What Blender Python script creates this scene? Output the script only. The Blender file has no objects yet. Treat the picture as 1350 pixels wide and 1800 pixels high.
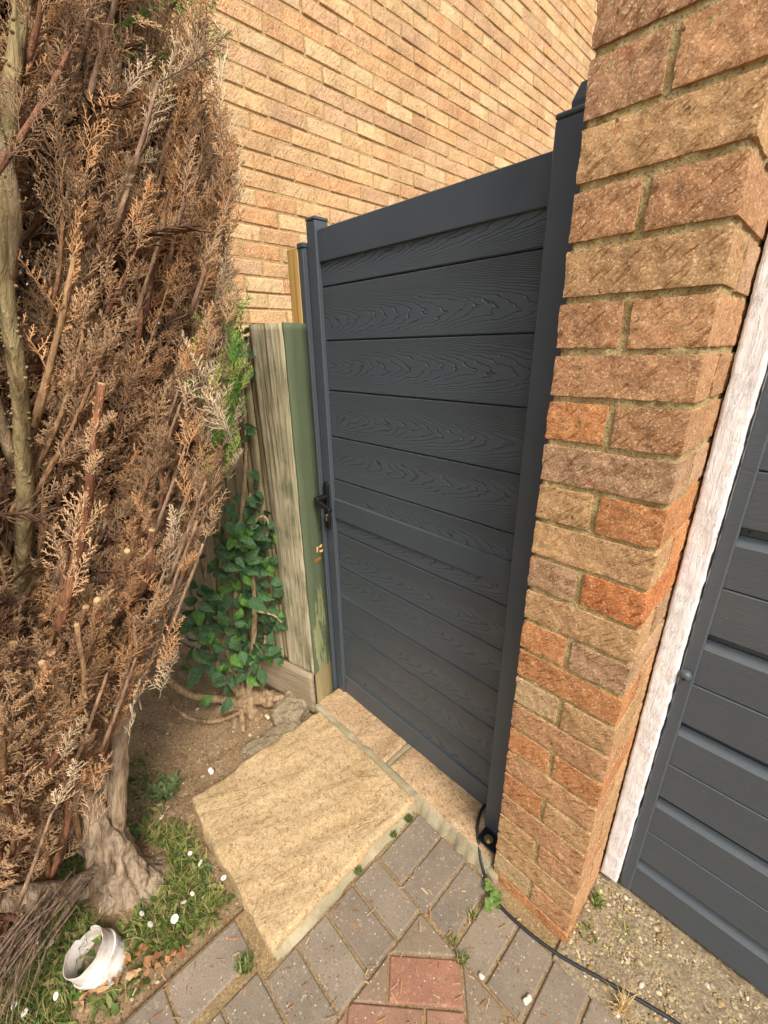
import bpy, math, random
import numpy as np
from mathutils import Vector, Matrix

# ------------------------------------------------------------------ camera, sky, sun, exposure
scene = bpy.context.scene
R = math.radians
CAM = Vector((0.3443, -0.7348, 1.3953))
YAW, PITCH, ROLL, FPX = -0.8025, -0.3659, -0.0169, 751.11      # focal length in px of a 1350x1800 frame
_f = Vector((math.sin(YAW)*math.cos(PITCH), math.cos(YAW)*math.cos(PITCH), math.sin(PITCH)))
_r = Vector((math.cos(YAW), -math.sin(YAW), 0))
_u = _r.cross(_f)
CR = _r*math.cos(ROLL) + _u*math.sin(ROLL)
CU = -_r*math.sin(ROLL) + _u*math.cos(ROLL)
cam_data = bpy.data.cameras.new('camera')
cam = bpy.data.objects.new('camera', cam_data)
scene.collection.objects.link(cam)
cam.matrix_world = Matrix(((CR.x, CU.x, -_f.x, CAM.x), (CR.y, CU.y, -_f.y, CAM.y), (CR.z, CU.z, -_f.z, CAM.z), (0, 0, 0, 1)))
cam_data.sensor_fit = 'VERTICAL'
cam_data.sensor_height = 24.0
cam_data.lens = FPX/1800*24.0
cam_data.clip_start = 0.02
cam_data.clip_end = 500
scene.camera = cam

SUN_EL, SUN_AZ = R(50), R(113)          # azimuth measured from +y towards +x
world = bpy.data.worlds.new('World'); scene.world = world; world.use_nodes = True
wn = world.node_tree.nodes; wl = world.node_tree.links
for n in list(wn): wn.remove(n)
sky = wn.new('ShaderNodeTexSky'); sky.sky_type = 'NISHITA'; sky.sun_disc = False
sky.sun_elevation = SUN_EL; sky.sun_rotation = SUN_AZ; sky.dust_density = 4.0; sky.air_density = 1.0; sky.ozone_density = 1.0
hs = wn.new('ShaderNodeHueSaturation'); hs.inputs['Saturation'].default_value = 0.12
bg = wn.new('ShaderNodeBackground'); bg.inputs['Strength'].default_value = 0.115
wo = wn.new('ShaderNodeOutputWorld')
wl.new(sky.outputs[0], hs.inputs['Color']); wl.new(hs.outputs[0], bg.inputs[0]); wl.new(bg.outputs[0], wo.inputs[0])

sd = bpy.data.lights.new('sun', 'SUN'); sd.energy = 1.5; sd.angle = R(16); sd.color = (1.0, 0.92, 0.79)
sun = bpy.data.objects.new('sun', sd); scene.collection.objects.link(sun)
sdir = Vector((math.sin(SUN_AZ)*math.cos(SUN_EL), math.cos(SUN_AZ)*math.cos(SUN_EL), math.sin(SUN_EL)))
sun.rotation_euler = sdir.to_track_quat('Z', 'Y').to_euler()

vs = scene.view_settings
vs.view_transform = 'Standard'; vs.look = 'None'; vs.gamma = 1.0; vs.use_curve_mapping = False
vs.exposure = 1.2

# ------------------------------------------------------------------ helpers
rng = np.random.default_rng(7)
random.seed(11)
COL = scene.collection

def _hash(ix, iy, iz, s):
    h = (ix*374761393 + iy*668265263 + iz*2147483647 + s*1274126177) & 0xffffffff
    h = ((h ^ (h >> 13))*1274126177) & 0xffffffff
    return ((h ^ (h >> 16)) & 0xffff)/32767.5 - 1.0
def vnoise(P, s=0):
    P = np.asarray(P, float); I = np.floor(P).astype(np.int64); f = P - I; f = f*f*(3 - 2*f)
    out = 0
    for dx in (0, 1):
        for dy in (0, 1):
            for dz in (0, 1):
                w = (f[..., 0] if dx else 1-f[..., 0])*(f[..., 1] if dy else 1-f[..., 1])*(f[..., 2] if dz else 1-f[..., 2])
                out = out + w*_hash(I[..., 0]+dx, I[..., 1]+dy, I[..., 2]+dz, s)
    return out
def fbm(P, s=0, o=4):
    P = np.asarray(P, float); a = 1; t = 0
    for i in range(o):
        t = t + a*vnoise(P*(2**i), s+i*17); a *= 0.5
    return t

class MB:
    """collects geometry"""
    def __init__(s): s.v = []; s.f = []; s.m = []; s.n = 0; s.c = []
    def add(s, V, F, m=0, col=None):
        V = np.asarray(V, float).reshape(-1, 3)
        s.v.append(V)
        for f in F: s.f.append(tuple(int(i)+s.n for i in f)); s.m.append(m)
        s.n += len(V)
        if col is not None: s.c.append(np.tile(np.asarray(col, float), (len(V), 1)))
        return s
    def mesh(s, name, mats, smooth=False):
        me = bpy.data.meshes.new(name)
        V = np.concatenate(s.v)
        me.from_pydata(V.tolist(), [], s.f)
        for m in (mats if isinstance(mats, (list, tuple)) else [mats]): me.materials.append(m)
        if any(s.m): me.polygons.foreach_set('material_index', s.m)
        if smooth: me.polygons.foreach_set('use_smooth', [True]*len(me.polygons))
        if smooth == 2: me.update(); me.set_sharp_from_angle(angle=R(28))
        if s.c:
            C = np.concatenate(s.c); at = me.color_attributes.new('tint', 'FLOAT_COLOR', 'POINT')
            at.data.foreach_set('color', np.concatenate([C, np.ones((len(C), 1))], 1).astype(np.float32).ravel())
        me.update(); return me
    def build(s, name, mats, parent=None, smooth=False, loc=None, **k):
        return link(name, s.mesh(name, mats, smooth), parent, loc, **k)

def link(name, data, parent=None, loc=None, label=None, cat=None, group=None, kind=None, color=None, rot=None):
    o = bpy.data.objects.new(name, data); COL.objects.link(o)
    if parent is not None: o.parent = parent
    if loc is not None: o.location = loc
    if rot is not None: o.rotation_euler = rot
    if label: o['label'] = label
    if cat: o['category'] = cat
    if group: o['group'] = group
    if kind: o['kind'] = kind
    if color is not None: o.color = (*color, 1)
    return o
def thing(name, label, cat, loc=(0, 0, 0), group=None, rot=None, kind=None):
    o = link(name, None, None, loc, label, cat, group, kind, rot=rot); o.empty_display_size = 0.05
    return o

def npmesh(name, V, F, mats, col=None, smooth=False, matidx=None):
    """fast mesh from arrays; F is (n,3) or (n,4)"""
    me = bpy.data.meshes.new(name); k = F.shape[1]
    me.vertices.add(len(V)); me.vertices.foreach_set('co', np.asarray(V, np.float32).ravel())
    me.loops.add(F.size); me.loops.foreach_set('vertex_index', F.astype(np.int32).ravel())
    me.polygons.add(len(F)); me.polygons.foreach_set('loop_start', np.arange(0, F.size, k, dtype=np.int32))
    me.polygons.foreach_set('loop_total', np.full(len(F), k, np.int32))
    for m in (mats if isinstance(mats, (list, tuple)) else [mats]): me.materials.append(m)
    if matidx is not None: me.polygons.foreach_set('material_index', np.asarray(matidx, np.int32))
    if smooth: me.polygons.foreach_set('use_smooth', np.ones(len(F), bool))
    if col is not None:
        at = me.color_attributes.new('tint', 'FLOAT_COLOR', 'POINT')
        at.data.foreach_set('color', np.concatenate([col, np.ones((len(col), 1))], 1).astype(np.float32).ravel())
    me.update(); return me

def cbox(x0, x1, y0, y1, z0, z1, b=0.0):
    """box with chamfered edges: 26 faces"""
    if b <= 0:
        V = [(x, y, z) for x in (x0, x1) for y in (y0, y1) for z in (z0, z1)]
        return V, [(0, 1, 3, 2), (4, 6, 7, 5), (0, 4, 5, 1), (2, 3, 7, 6), (0, 2, 6, 4), (1, 5, 7, 3)]
    V = []; idx = {}
    L = (x0, y0, z0); H = (x1, y1, z1)
    for sx in (0, 1):
        for sy in (0, 1):
            for sz in (0, 1):
                c = [L[0] if sx == 0 else H[0], L[1] if sy == 0 else H[1], L[2] if sz == 0 else H[2]]
                sg = [1 if s == 0 else -1 for s in (sx, sy, sz)]
                for a in range(3):
                    p = list(c)
                    for q in range(3):
                        if q != a: p[q] += sg[q]*b
                    idx[(sx, sy, sz, a)] = len(V); V.append(p)
    F = []
    def quad(l): F.append(tuple(idx[k] for k in l))
    for a in range(3):
        for s in (0, 1):
            o = [q for q in range(3) if q != a]
            def key(i, j):
                k = [0, 0, 0]; k[a] = s; k[o[0]] = i; k[o[1]] = j; return (*k, a)
            l = [key(0, 0), key(1, 0), key(1, 1), key(0, 1)]
            n = (1 if s else -1)*(1 if a != 1 else -1)
            quad(l if n > 0 else l[::-1])
    for a in range(3):                       # edges parallel to axis a
        o = [q for q in range(3) if q != a]
        for i in (0, 1):
            for j in (0, 1):
                def key(t, ax):
                    k = [0, 0, 0]; k[a] = t; k[o[0]] = i; k[o[1]] = j; return (*k, ax)
                quad([key(0, o[0]), key(1, o[0]), key(1, o[1]), key(0, o[1])])
    for sx in (0, 1):
        for sy in (0, 1):
            for sz in (0, 1): quad([(sx, sy, sz, a) for a in range(3)])
    Va = np.array(V); cen = Va.mean(0); F2 = []
    for f in F:
        p = Va[list(f)]; nrm = np.cross(p[1]-p[0], p[2]-p[0])
        F2.append(f if np.dot(nrm, p.mean(0)-cen) > 0 else f[::-1])
    return V, F2

def rough_block(sx, sy, sz, n, r, amp, freq, seed, amp2=0, freq2=1):
    """rounded, uneven block centred on the origin"""
    V = []; F = []; idx = {}
    def vid(i, j, k):
        if (i, j, k) not in idx:
            idx[(i, j, k)] = len(V)
            V.append((-sx/2+sx*i/n[0], -sy/2+sy*j/n[1], -sz/2+sz*k/n[2]))
        return idx[(i, j, k)]
    for k in (0, n[2]):
        for i in range(n[0]):
            for j in range(n[1]):
                q = [vid(i, j, k), vid(i+1, j, k), vid(i+1, j+1, k), vid(i, j+1, k)]; F.append(tuple(q if k else q[::-1]))
    for j in (0, n[1]):
        for i in range(n[0]):
            for k in range(n[2]):
                q = [vid(i, j, k), vid(i+1, j, k), vid(i+1, j, k+1), vid(i, j, k+1)]; F.append(tuple(q[::-1] if j else q))
    for i in (0, n[0]):
        for j in range(n[1]):
            for k in range(n[2]):
                q = [vid(i, j, k), vid(i, j+1, k), vid(i, j+1, k+1), vid(i, j, k+1)]; F.append(tuple(q if i else q[::-1]))
    V = np.array(V); h = np.array([sx, sy, sz])/2 - r
    Q = np.clip(V, -h, h); D = V - Q; L = np.linalg.norm(D, axis=1, keepdims=True); N = D/np.maximum(L, 1e-9)
    V = np.where(L > 1e-9, Q + N*np.minimum(L, r), V)
    d = fbm(V*freq + seed*7.3, seed, 3)[:, None]*amp
    if amp2: d = d + vnoise(V*freq2 + seed*3.1, seed+5)[:, None]*amp2
    return V + N*d, F

def catmull(P, n):
    P = [np.array(p, float) for p in P]; P = [2*P[0]-P[1]] + P + [2*P[-1]-P[-2]]; out = []
    for i in range(1, len(P)-2):
        for t in np.linspace(0, 1, n, endpoint=False):
            a, b, c, d = P[i-1:i+3]
            out.append(0.5*((2*b)+(-a+c)*t+(2*a-5*b+4*c-d)*t*t+(-a+3*b-3*c+d)*t**3))
    out.append(P[-2]); return np.array(out)
def tube(P, rad, k=6, noise=0, nf=30, seed=0, cap=True, stretch=1.0):
    P = np.asarray(P, float); n = len(P); rad = np.broadcast_to(np.asarray(rad, float), (n,)) if np.ndim(rad) == 0 else np.asarray(rad, float)
    T = np.gradient(P, axis=0); T /= np.linalg.norm(T, axis=1, keepdims=True)+1e-12
    a = np.array([0, 0, 1.0]) if abs(T[0][2]) < 0.9 else np.array([1.0, 0, 0])
    u = np.cross(T[0], a); u /= np.linalg.norm(u); V = []
    for i in range(n):
        u = u - T[i]*np.dot(u, T[i]); u /= np.linalg.norm(u); w = np.cross(T[i], u)
        for j in range(k):
            t = 2*math.pi*j/k; V.append(P[i] + (u*math.cos(t)+w*math.sin(t))*rad[i])
    V = np.array(V)
    if noise:
        C = np.repeat(P, k, 0); V = C + (V-C)*(1+noise*fbm(V*np.array([nf, nf, nf*stretch]), seed, 4)[:, None])
    F = [(i*k+j, i*k+(j+1) % k, (i+1)*k+(j+1) % k, (i+1)*k+j) for i in range(n-1) for j in range(k)]
    if cap: F.append(tuple(range(k))[::-1]); F.append(tuple((n-1)*k+j for j in range(k)))
    return V, F
def prism(poly, z0, z1, b):
    """flat polygon (ccw) extruded, with a chamfered top edge"""
    p = np.array(poly, float); n = len(p)
    if np.sum(p[:, 0]*np.roll(p[:, 1], -1)-np.roll(p[:, 0], -1)*p[:, 1]) < 0: p = p[::-1]
    def inset(d):
        out = []
        for i in range(n):
            a = p[i]-p[i-1]; c = p[(i+1) % n]-p[i]; a = a/np.linalg.norm(a); c = c/np.linalg.norm(c)
            na = np.array([-a[1], a[0]]); nc = np.array([-c[1], c[0]]); m = na+nc
            out.append(p[i]+m*d/max(0.3, np.dot(m, na)))
        return np.array(out)
    q1 = inset(b*0.35); q = inset(b)
    V = [(*a, z0) for a in p]+[(*a, z1-b) for a in p]+[(*a, z1-b*0.35) for a in q1]+[(*a, z1) for a in q]
    F = []
    for L in range(3):
        for i in range(n): F.append((L*n+i, L*n+(i+1) % n, (L+1)*n+(i+1) % n, (L+1)*n+i))
    F.append(tuple(range(3*n, 4*n))); return V, F
def clip_poly(poly, a, b, c):
    """keep a*x+b*y<=c"""
    out = []
    for i in range(len(poly)):
        p, q = poly[i], poly[(i+1) % len(poly)]; dp = a*p[0]+b*p[1]-c; dq = a*q[0]+b*q[1]-c
        if dp <= 0: out.append(p)
        if dp*dq < 0:
            t = dp/(dp-dq); out.append((p[0]+t*(q[0]-p[0]), p[1]+t*(q[1]-p[1])))
    return out
def project(p):
    d = Vector(p)-CAM; z = d.dot(_f)
    return 675+FPX*d.dot(CR)/z, 900-FPX*d.dot(CU)/z, z

# ------------------------------------------------------------------ materials
class N:
    """tiny node-graph writer"""
    def __init__(s, name, rough=0.8, spec=0.3):
        s.m = bpy.data.materials.new(name); s.m.use_nodes = True; s.t = s.m.node_tree; s.b = s.t.nodes['Principled BSDF']
        s.b.inputs['Roughness'].default_value = rough; s.b.inputs['Specular IOR Level'].default_value = spec
    def n(s, typ, **k):
        x = s.t.nodes.new('ShaderNode'+typ)
        for a, v in k.items():
            if a.startswith('i_'):
                a = a[2:]; a = int(a) if a.isdigit() else a.replace('_', ' ')
                s.put(x.inputs[a], v)
            else: setattr(x, a, v)
        return x
    def put(s, inp, v):
        if hasattr(v, 'is_output'): s.t.links.new(v, inp)
        else: inp.default_value = v
    def coord(s, kind='Object', scale=None, rot=None):
        c = s.n('TexCoord').outputs[kind]
        if scale is not None or rot is not None:
            mp = s.n('Mapping'); s.put(mp.inputs['Vector'], c)
            if scale is not None: mp.inputs['Scale'].default_value = scale
            if rot is not None: mp.inputs['Rotation'].default_value = rot
            c = mp.outputs[0]
        return c
    def aniso(s, vec, rot, scale):
        a = s.n('Mapping', i_Vector=vec); a.inputs['Rotation'].default_value = rot
        b = s.n('Mapping', i_Vector=a.outputs[0]); b.inputs['Scale'].default_value = scale
        return b.outputs[0]
    def noise(s, vec, scale, detail=4, rough=0.6, dist=0, out=0):
        return s.n('TexNoise', i_Vector=vec, i_Scale=scale, i_Detail=detail, i_Roughness=rough, i_Distortion=dist).outputs[out]
    def ramp(s, fac, stops):
        r = s.n('ValToRGB', i_Fac=fac); e = r.color_ramp.elements
        while len(e) < len(stops): e.new(0.5)
        for x, (p, c) in zip(e, stops):
            x.position = p; x.color = (*c, 1) if len(c) == 3 else c
        return r.outputs[0]
    def rampv(s, fac, a, b): return s.n('MapRange', i_0=fac, i_1=a, i_2=b).outputs[0]
    def mix(s, fac, a, b, mode='MIX'):
        x = s.n('Mix', data_type='RGBA', blend_type=mode)
        s.put(x.inputs[0], fac); s.put(x.inputs[6], a if hasattr(a, 'is_output') else (*a, 1)); s.put(x.inputs[7], b if hasattr(b, 'is_output') else (*b, 1))
        return x.outputs[2]
    def math(s, op, a, b=0.0, c=0.0):
        x = s.n('Math', operation=op); s.put(x.inputs[0], a); s.put(x.inputs[1], b); s.put(x.inputs[2], c); return x.outputs[0]
    def bump(s, h, dist, strength=1.0, prev=None):
        x = s.n('Bump', i_Height=h, i_Distance=dist, i_Strength=strength)
        if prev is not None: s.put(x.inputs['Normal'], prev)
        return x.outputs[0]
    def done(s, col=None, normal=None, rough=None):
        if col is not None: s.put(s.b.inputs['Base Color'], col if hasattr(col, 'is_output') else (*col, 1))
        if normal is not None: s.put(s.b.inputs['Normal'], normal)
        if rough is not None: s.put(s.b.inputs['Roughness'], rough)
        return s.m
g3 = lambda v: (v, v, v)

def mat_brick(name, src, fine, drag_rot, dist, speck=0.5, dragk=1.0):
    m = N(name, 0.9, 0.15)
    oi = m.n('ObjectInfo')
    tint = oi.outputs['Color'] if src == 'object' else m.n('VertexColor', layer_name='tint').outputs[0]
    geo0 = m.n('NewGeometry').outputs['Position']
    geo = m.n('VectorMath', operation='ADD', i_0=geo0, i_1=m.n('CombineXYZ', i_0=m.math('MULTIPLY', oi.outputs['Random'], 9.0), i_1=m.math('MULTIPLY', oi.outputs['Random'], 5.0), i_2=oi.outputs['Random']).outputs[0]).outputs[0]
    big = m.noise(geo, 13*fine, 4, 0.65)
    c = m.mix(m.ramp(big, [(0.32, g3(0)), (0.68, g3(1))]), m.mix(1.0, tint, (0.84, 0.77, 0.72), 'MULTIPLY'), m.mix(1.0, tint, (1.16, 1.13, 1.06), 'MULTIPLY'))
    spal = m.ramp(m.noise(geo, 26*fine, 3, 0.55), [(0.64, g3(0)), (0.71, g3(1))])
    c = m.mix(m.math('MULTIPLY', spal, 0.55), c, (0.42, 0.13, 0.05))
    # coarse sand: every grain a little lighter or darker than the next
    v = m.n('TexVoronoi', i_Vector=geo, i_Scale=420*fine); rv = m.n('SeparateColor', i_0=v.outputs['Color'])
    c = m.mix(m.rampv(rv.outputs[0], 0.0, 0.35), m.mix(1.0, c, (0.76, 0.70, 0.64), 'MULTIPLY'), c)
    c = m.mix(m.math('MULTIPLY', m.ramp(rv.outputs[1], [(0.76, g3(0)), (0.95, g3(1))]), speck), c, (0.80, 0.62, 0.38))
    # drag-wire gouges: thin slanting scratches, stronger on some bricks and patches
    dn = m.noise(m.aniso(geo, drag_rot, (1.0, 1.0, 0.16)), 190*fine, 3, 0.65, 0.15)
    mask = m.ramp(m.noise(geo, 9*fine, 3), [(0.34, g3(0.4)), (0.50, g3(1))])
    gou = m.math('MULTIPLY', m.ramp(dn, [(0.36, g3(1)), (0.45, g3(0))]), mask)
    c = m.mix(m.math('MULTIPLY', gou, 0.80*dragk), c, m.mix(1.0, c, (0.46, 0.36, 0.28), 'MULTIPLY'))
    pits = m.ramp(m.noise(geo, 95*fine, 2, 0.5), [(0.24, g3(1)), (0.30, g3(0))])
    c = m.mix(m.math('MULTIPLY', pits, 0.8), c, (0.06, 0.035, 0.02))
    h = m.math('ADD', m.math('MULTIPLY', m.math('MULTIPLY', dn, mask), 0.9*dragk), m.math('MULTIPLY', rv.outputs[0], 0.22))
    h = m.math('ADD', h, m.math('MULTIPLY', m.noise(geo, 90*fine, 4, 0.7), 0.7))
    if fine < 0.9: c = m.mix(m.ramp(m.noise(m.aniso(geo0, (0, 0, 0), (1, 1, 0.45)), 2.2, 4, 0.6), [(0.50, g3(0)), (0.68, g3(0.5))]), c, m.mix(1.0, c, (0.72, 0.68, 0.66), 'MULTIPLY'))
    return m.done(c, m.bump(h, dist, 1.0))
def mat_mortar(name, base, dark, fine, dist):
    m = N(name, 0.95, 0.1); geo = m.n('NewGeometry').outputs['Position']
    c = m.mix(m.ramp(m.noise(geo, 14*fine, 4), [(0.35, g3(0)), (0.65, g3(1))]), base, dark)
    c = m.mix(m.ramp(m.noise(geo, 160*fine, 2), [(0.35, g3(0.7)), (0.5, g3(0))]), c, tuple(x*0.35 for x in dark))
    c = m.mix(m.ramp(m.noise(geo, 220*fine, 2), [(0.60, g3(0)), (0.7, g3(0.5))]), c, (0.6, 0.5, 0.33))
    return m.done(c, m.bump(m.noise(geo, 180*fine, 4, 0.7), dist))
M = {}
M['pillar_brick'] = mat_brick('pillar_brick', 'object', 1.0, (0, R(-48), 0), 0.0030, 0.42)
M['house_brick'] = mat_brick('house_brick', 'object', 0.60, (R(38), 0, 0), 0.0070, 0.55, 0.7)
M['house_brick_far'] = mat_brick('house_brick_far', 'tint', 0.60, (R(38), 0, 0), 0.0070, 0.55, 0.7)
M['pillar_mortar'] = mat_mortar('pillar_mortar', (0.54, 0.41, 0.20), (0.38, 0.28, 0.12), 1.4, 0.004)
M['house_mortar'] = mat_mortar('house_mortar', (0.48, 0.325, 0.16), (0.39, 0.25, 0.115), 0.6, 0.004)
m = N('step_mortar', 0.95, 0.1); geo = m.n('NewGeometry').outputs['Position']
c = m.mix(m.ramp(m.noise(geo, 25, 4), [(0.35, g3(0)), (0.65, g3(1))]), (0.33, 0.28, 0.175), (0.25, 0.21, 0.13)); c = m.mix(m.ramp(m.noise(geo, 12, 3), [(0.52, g3(0)), (0.64, g3(0.7))]), c, (0.44, 0.37, 0.25))
c = m.mix(m.ramp(m.noise(geo, 240, 3), [(0.3, g3(0.4)), (0.42, g3(0))]), c, (0.15, 0.12, 0.07)); M['step_mortar'] = m.done(c, m.bump(m.noise(geo, 200, 4, 0.7), 0.0025))

def mat_aluminium(name, col, rough, bump=0.0):
    m = N(name, rough, 0.45); geo = m.n('NewGeometry').outputs['Position']
    c = m.mix(m.noise(geo, 6, 4), tuple(x*0.9 for x in col), tuple(x*1.12 for x in col))
    dust = m.ramp(m.noise(geo, 420, 2), [(0.70, g3(0)), (0.76, g3(0.4))])
    c = m.mix(dust, c, tuple(x*2.2 for x in col))
    return m.done(c, m.bump(m.noise(geo, 900, 2), 0.0004, 0.5), m.ramp(m.noise(geo, 12, 4), [(0.3, g3(rough-0.07)), (0.7, g3(rough+0.07))]))
M['anthracite'] = mat_aluminium('anthracite', (0.062, 0.074, 0.086), 0.38)
M['black'] = mat_aluminium('black', (0.008, 0.008, 0.009), 0.32)
M['rubber'] = mat_aluminium('rubber', (0.012, 0.012, 0.013), 0.55)
m = N('steel', 0.35, 0.5); m.b.inputs['Metallic'].default_value = 1.0; M['steel'] = m.done((0.55, 0.5, 0.45))
m = N('brass', 0.4, 0.5); m.b.inputs['Metallic'].default_value = 1.0; M['brass'] = m.done((0.55, 0.38, 0.12))

def mat_embossed():
    m = N('embossed_board', 0.42, 0.5)
    co = m.n('TexCoord').outputs['Object']; sep = m.n('SeparateXYZ', i_0=co)
    rnd = m.n('ObjectInfo').outputs['Random']
    off = m.n('CombineXYZ', i_0=m.math('MULTIPLY', rnd, 7.0), i_1=m.math('MULTIPLY', rnd, 3.0), i_2=0.0).outputs[0]
    co2 = m.n('VectorMath', operation='ADD', i_0=co, i_1=off).outputs[0]
    st = m.n('Mapping', i_Vector=co2); st.inputs['Scale'].default_value = (0.32, 1, 1)
    w1 = m.math('SUBTRACT', m.noise(st.outputs[0], 9, 2, 0.5), 0.5)
    w2 = m.math('SUBTRACT', m.noise(st.outputs[0], 38, 2, 0.5), 0.5)
    w3 = m.math('SUBTRACT', m.noise(st.outputs[0], 120, 2, 0.5), 0.5)
    z = m.math('ADD', sep.outputs[2], m.math('MULTIPLY', w1, 0.030))
    z = m.math('ADD', z, m.math('MULTIPLY_ADD', m.math('FRACT', m.math('MULTIPLY', rnd, 13.7)), 0.050, -0.025))
    zz = m.math('MULTIPLY', m.math('MULTIPLY', z, z), 95.0)
    x = m.math('ADD', sep.outputs[0], m.math('MULTIPLY', rnd, 1.7))
    v = m.math('ADD', x, zz)
    v = m.math('ADD', v, m.math('MULTIPLY', w2, 0.11)); v = m.math('ADD', v, m.math('MULTIPLY', w3, 0.035))
    ph = m.math('FRACT', m.math('MULTIPLY', v, 21.0))
    # saw-tooth rings with a narrow groove at each step
    groove = m.ramp(ph, [(0.0, g3(0)), (0.10, g3(0.75)), (0.78, g3(0.80)), (0.86, g3(1)), (0.94, g3(0.1)), (1.0, g3(0))])
    fib = m.n('Mapping', i_Vector=co2); fib.inputs['Scale'].default_value = (0.06, 1, 1)
    fine = m.noise(fib.outputs[0], 700, 2)
    h = m.math('ADD', groove, m.math('MULTIPLY', fine, 0.25))
    c = m.mix(groove, (0.032, 0.039, 0.045), (0.076, 0.091, 0.103))  # groove shade and edge highlights are painted into the board colour
    c = m.mix(m.ramp(m.noise(co2, 3, 3), [(0.3, g3(0)), (0.7, g3(0.35))]), c, (0.064, 0.076, 0.088))
    return m.done(c, m.bump(h, 0.0021, 1.0))
M['embossed'] = mat_embossed()

def mat_painted_board():
    m = N('garage_paint', 0.42, 0.45); geo = m.n('NewGeometry').outputs['Position']
    mp = m.n('Mapping', i_Vector=geo); mp.inputs['Scale'].default_value = (0.12, 1, 1)
    c = m.mix(m.noise(mp.outputs[0], 40, 4), (0.056, 0.067, 0.077), (0.069, 0.081, 0.092))
    dust = m.ramp(m.noise(geo, 7, 4), [(0.5, g3(0)), (0.8, g3(0.25))]); c = m.mix(dust, c, (0.12, 0.11, 0.10))
    sp = m.ramp(m.noise(geo, 330, 2), [(0.71, g3(0)), (0.75, g3(0.6))]); c = m.mix(sp, c, (0.3, 0.27, 0.22))
    return m.done(c, m.bump(m.noise(mp.outputs[0], 220, 4), 0.0007), m.ramp(m.noise(geo, 15, 3), [(0.3, g3(0.36)), (0.7, g3(0.55))]))
M['garage'] = mat_painted_board()
def mat_white_paint():
    m = N('peeling_white', 0.55, 0.4); geo = m.n('NewGeometry').outputs['Position']
    mp = m.n('Mapping', i_Vector=geo); mp.inputs['Scale'].default_value = (1, 1, 0.16)
    n1 = m.noise(mp.outputs[0], 70, 5, 0.7, 1.2); n2 = m.noise(geo, 55, 5, 0.7)
    c = m.mix(m.noise(geo, 10, 3), (0.84, 0.82, 0.81), (0.76, 0.73, 0.72))
    crack = m.ramp(m.math('ABSOLUTE', m.math('SUBTRACT', n1, 0.5)), [(0.0, g3(1)), (0.012, g3(0))])
    c = m.mix(m.math('MULTIPLY', crack, m.ramp(m.noise(geo, 14, 3), [(0.45, g3(0)), (0.6, g3(0.75))])), c, (0.26, 0.20, 0.16))
    peel = m.ramp(n2, [(0.27, g3(1)), (0.31, g3(0))]); c = m.mix(peel, c, (0.33, 0.24, 0.16))
    h = m.math('ADD', m.ramp(n1, [(0.35, g3(0)), (0.6, g3(1))]), m.math('MULTIPLY', n2, 0.7))
    return m.done(c, m.bump(m.math('SUBTRACT', h, m.math('MULTIPLY', crack, 0.5)), 0.0008))
M['white_paint'] = mat_white_paint()
def mat_wood(name, a, b, crack, green=None, axis=(1, 1, 0.05), gstr=0.6, dist=0.002, sc=1.0):
    m = N(name, 0.85, 0.15); geo = m.n('TexCoord').outputs['Object']; pos = m.n('NewGeometry').outputs['Position']
    mp = m.n('Mapping', i_Vector=geo); mp.inputs['Scale'].default_value = axis
    n1 = m.noise(mp.outputs[0], 120*sc, 5, 0.65, 0.4); n2 = m.noise(mp.outputs[0], 30*sc, 3, 0.5, 0.6)
    tint = m.n('ObjectInfo').outputs['Color']
    c = m.mix(m.ramp(n1, [(0.36, g3(0)), (0.62, g3(1))]), a, b)
    c = m.mix(m.ramp(n2, [(0.36, g3(1)), (0.44, g3(0))]), c, crack)
    if green is not None:
        gm = m.math('MULTIPLY', m.ramp(m.noise(pos, 8, 4, 0.6), [(0.42, g3(0)), (0.62, g3(1))]), m.ramp(m.noise(mp.outputs[0], 70, 4), [(0.38, g3(0)), (0.58, g3(1))]))
        c = m.mix(m.math('MULTIPLY', gm, gstr), c, green)
    c = m.mix(1.0, c, tint, 'MULTIPLY')
    return m.done(c, m.bump(m.math('ADD', n1, m.math('MULTIPLY', n2, 0.8)), dist))
M['old_wood'] = mat_wood('old_wood', (0.27, 0.225, 0.14), (0.48, 0.42, 0.29), (0.12, 0.10, 0.06), (0.10, 0.12, 0.06), gstr=0.8, dist=0.004)
M['plank_wood'] = mat_wood('plank_wood', (0.24, 0.20, 0.115), (0.38, 0.32, 0.20), (0.12, 0.095, 0.055), (0.14, 0.14, 0.05), gstr=0.4, dist=0.0012)
M['gravel_wood'] = mat_wood('gravel_wood', (0.25, 0.19, 0.12), (0.38, 0.30, 0.20), (0.11, 0.08, 0.05), (0.16, 0.15, 0.07), axis=(0.05, 1, 1), gstr=0.4)
M['new_wood'] = mat_wood('new_wood', (0.60, 0.36, 0.11), (0.70, 0.46, 0.17), (0.46, 0.25, 0.07), None, dist=0.0005, sc=0.6)
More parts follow.
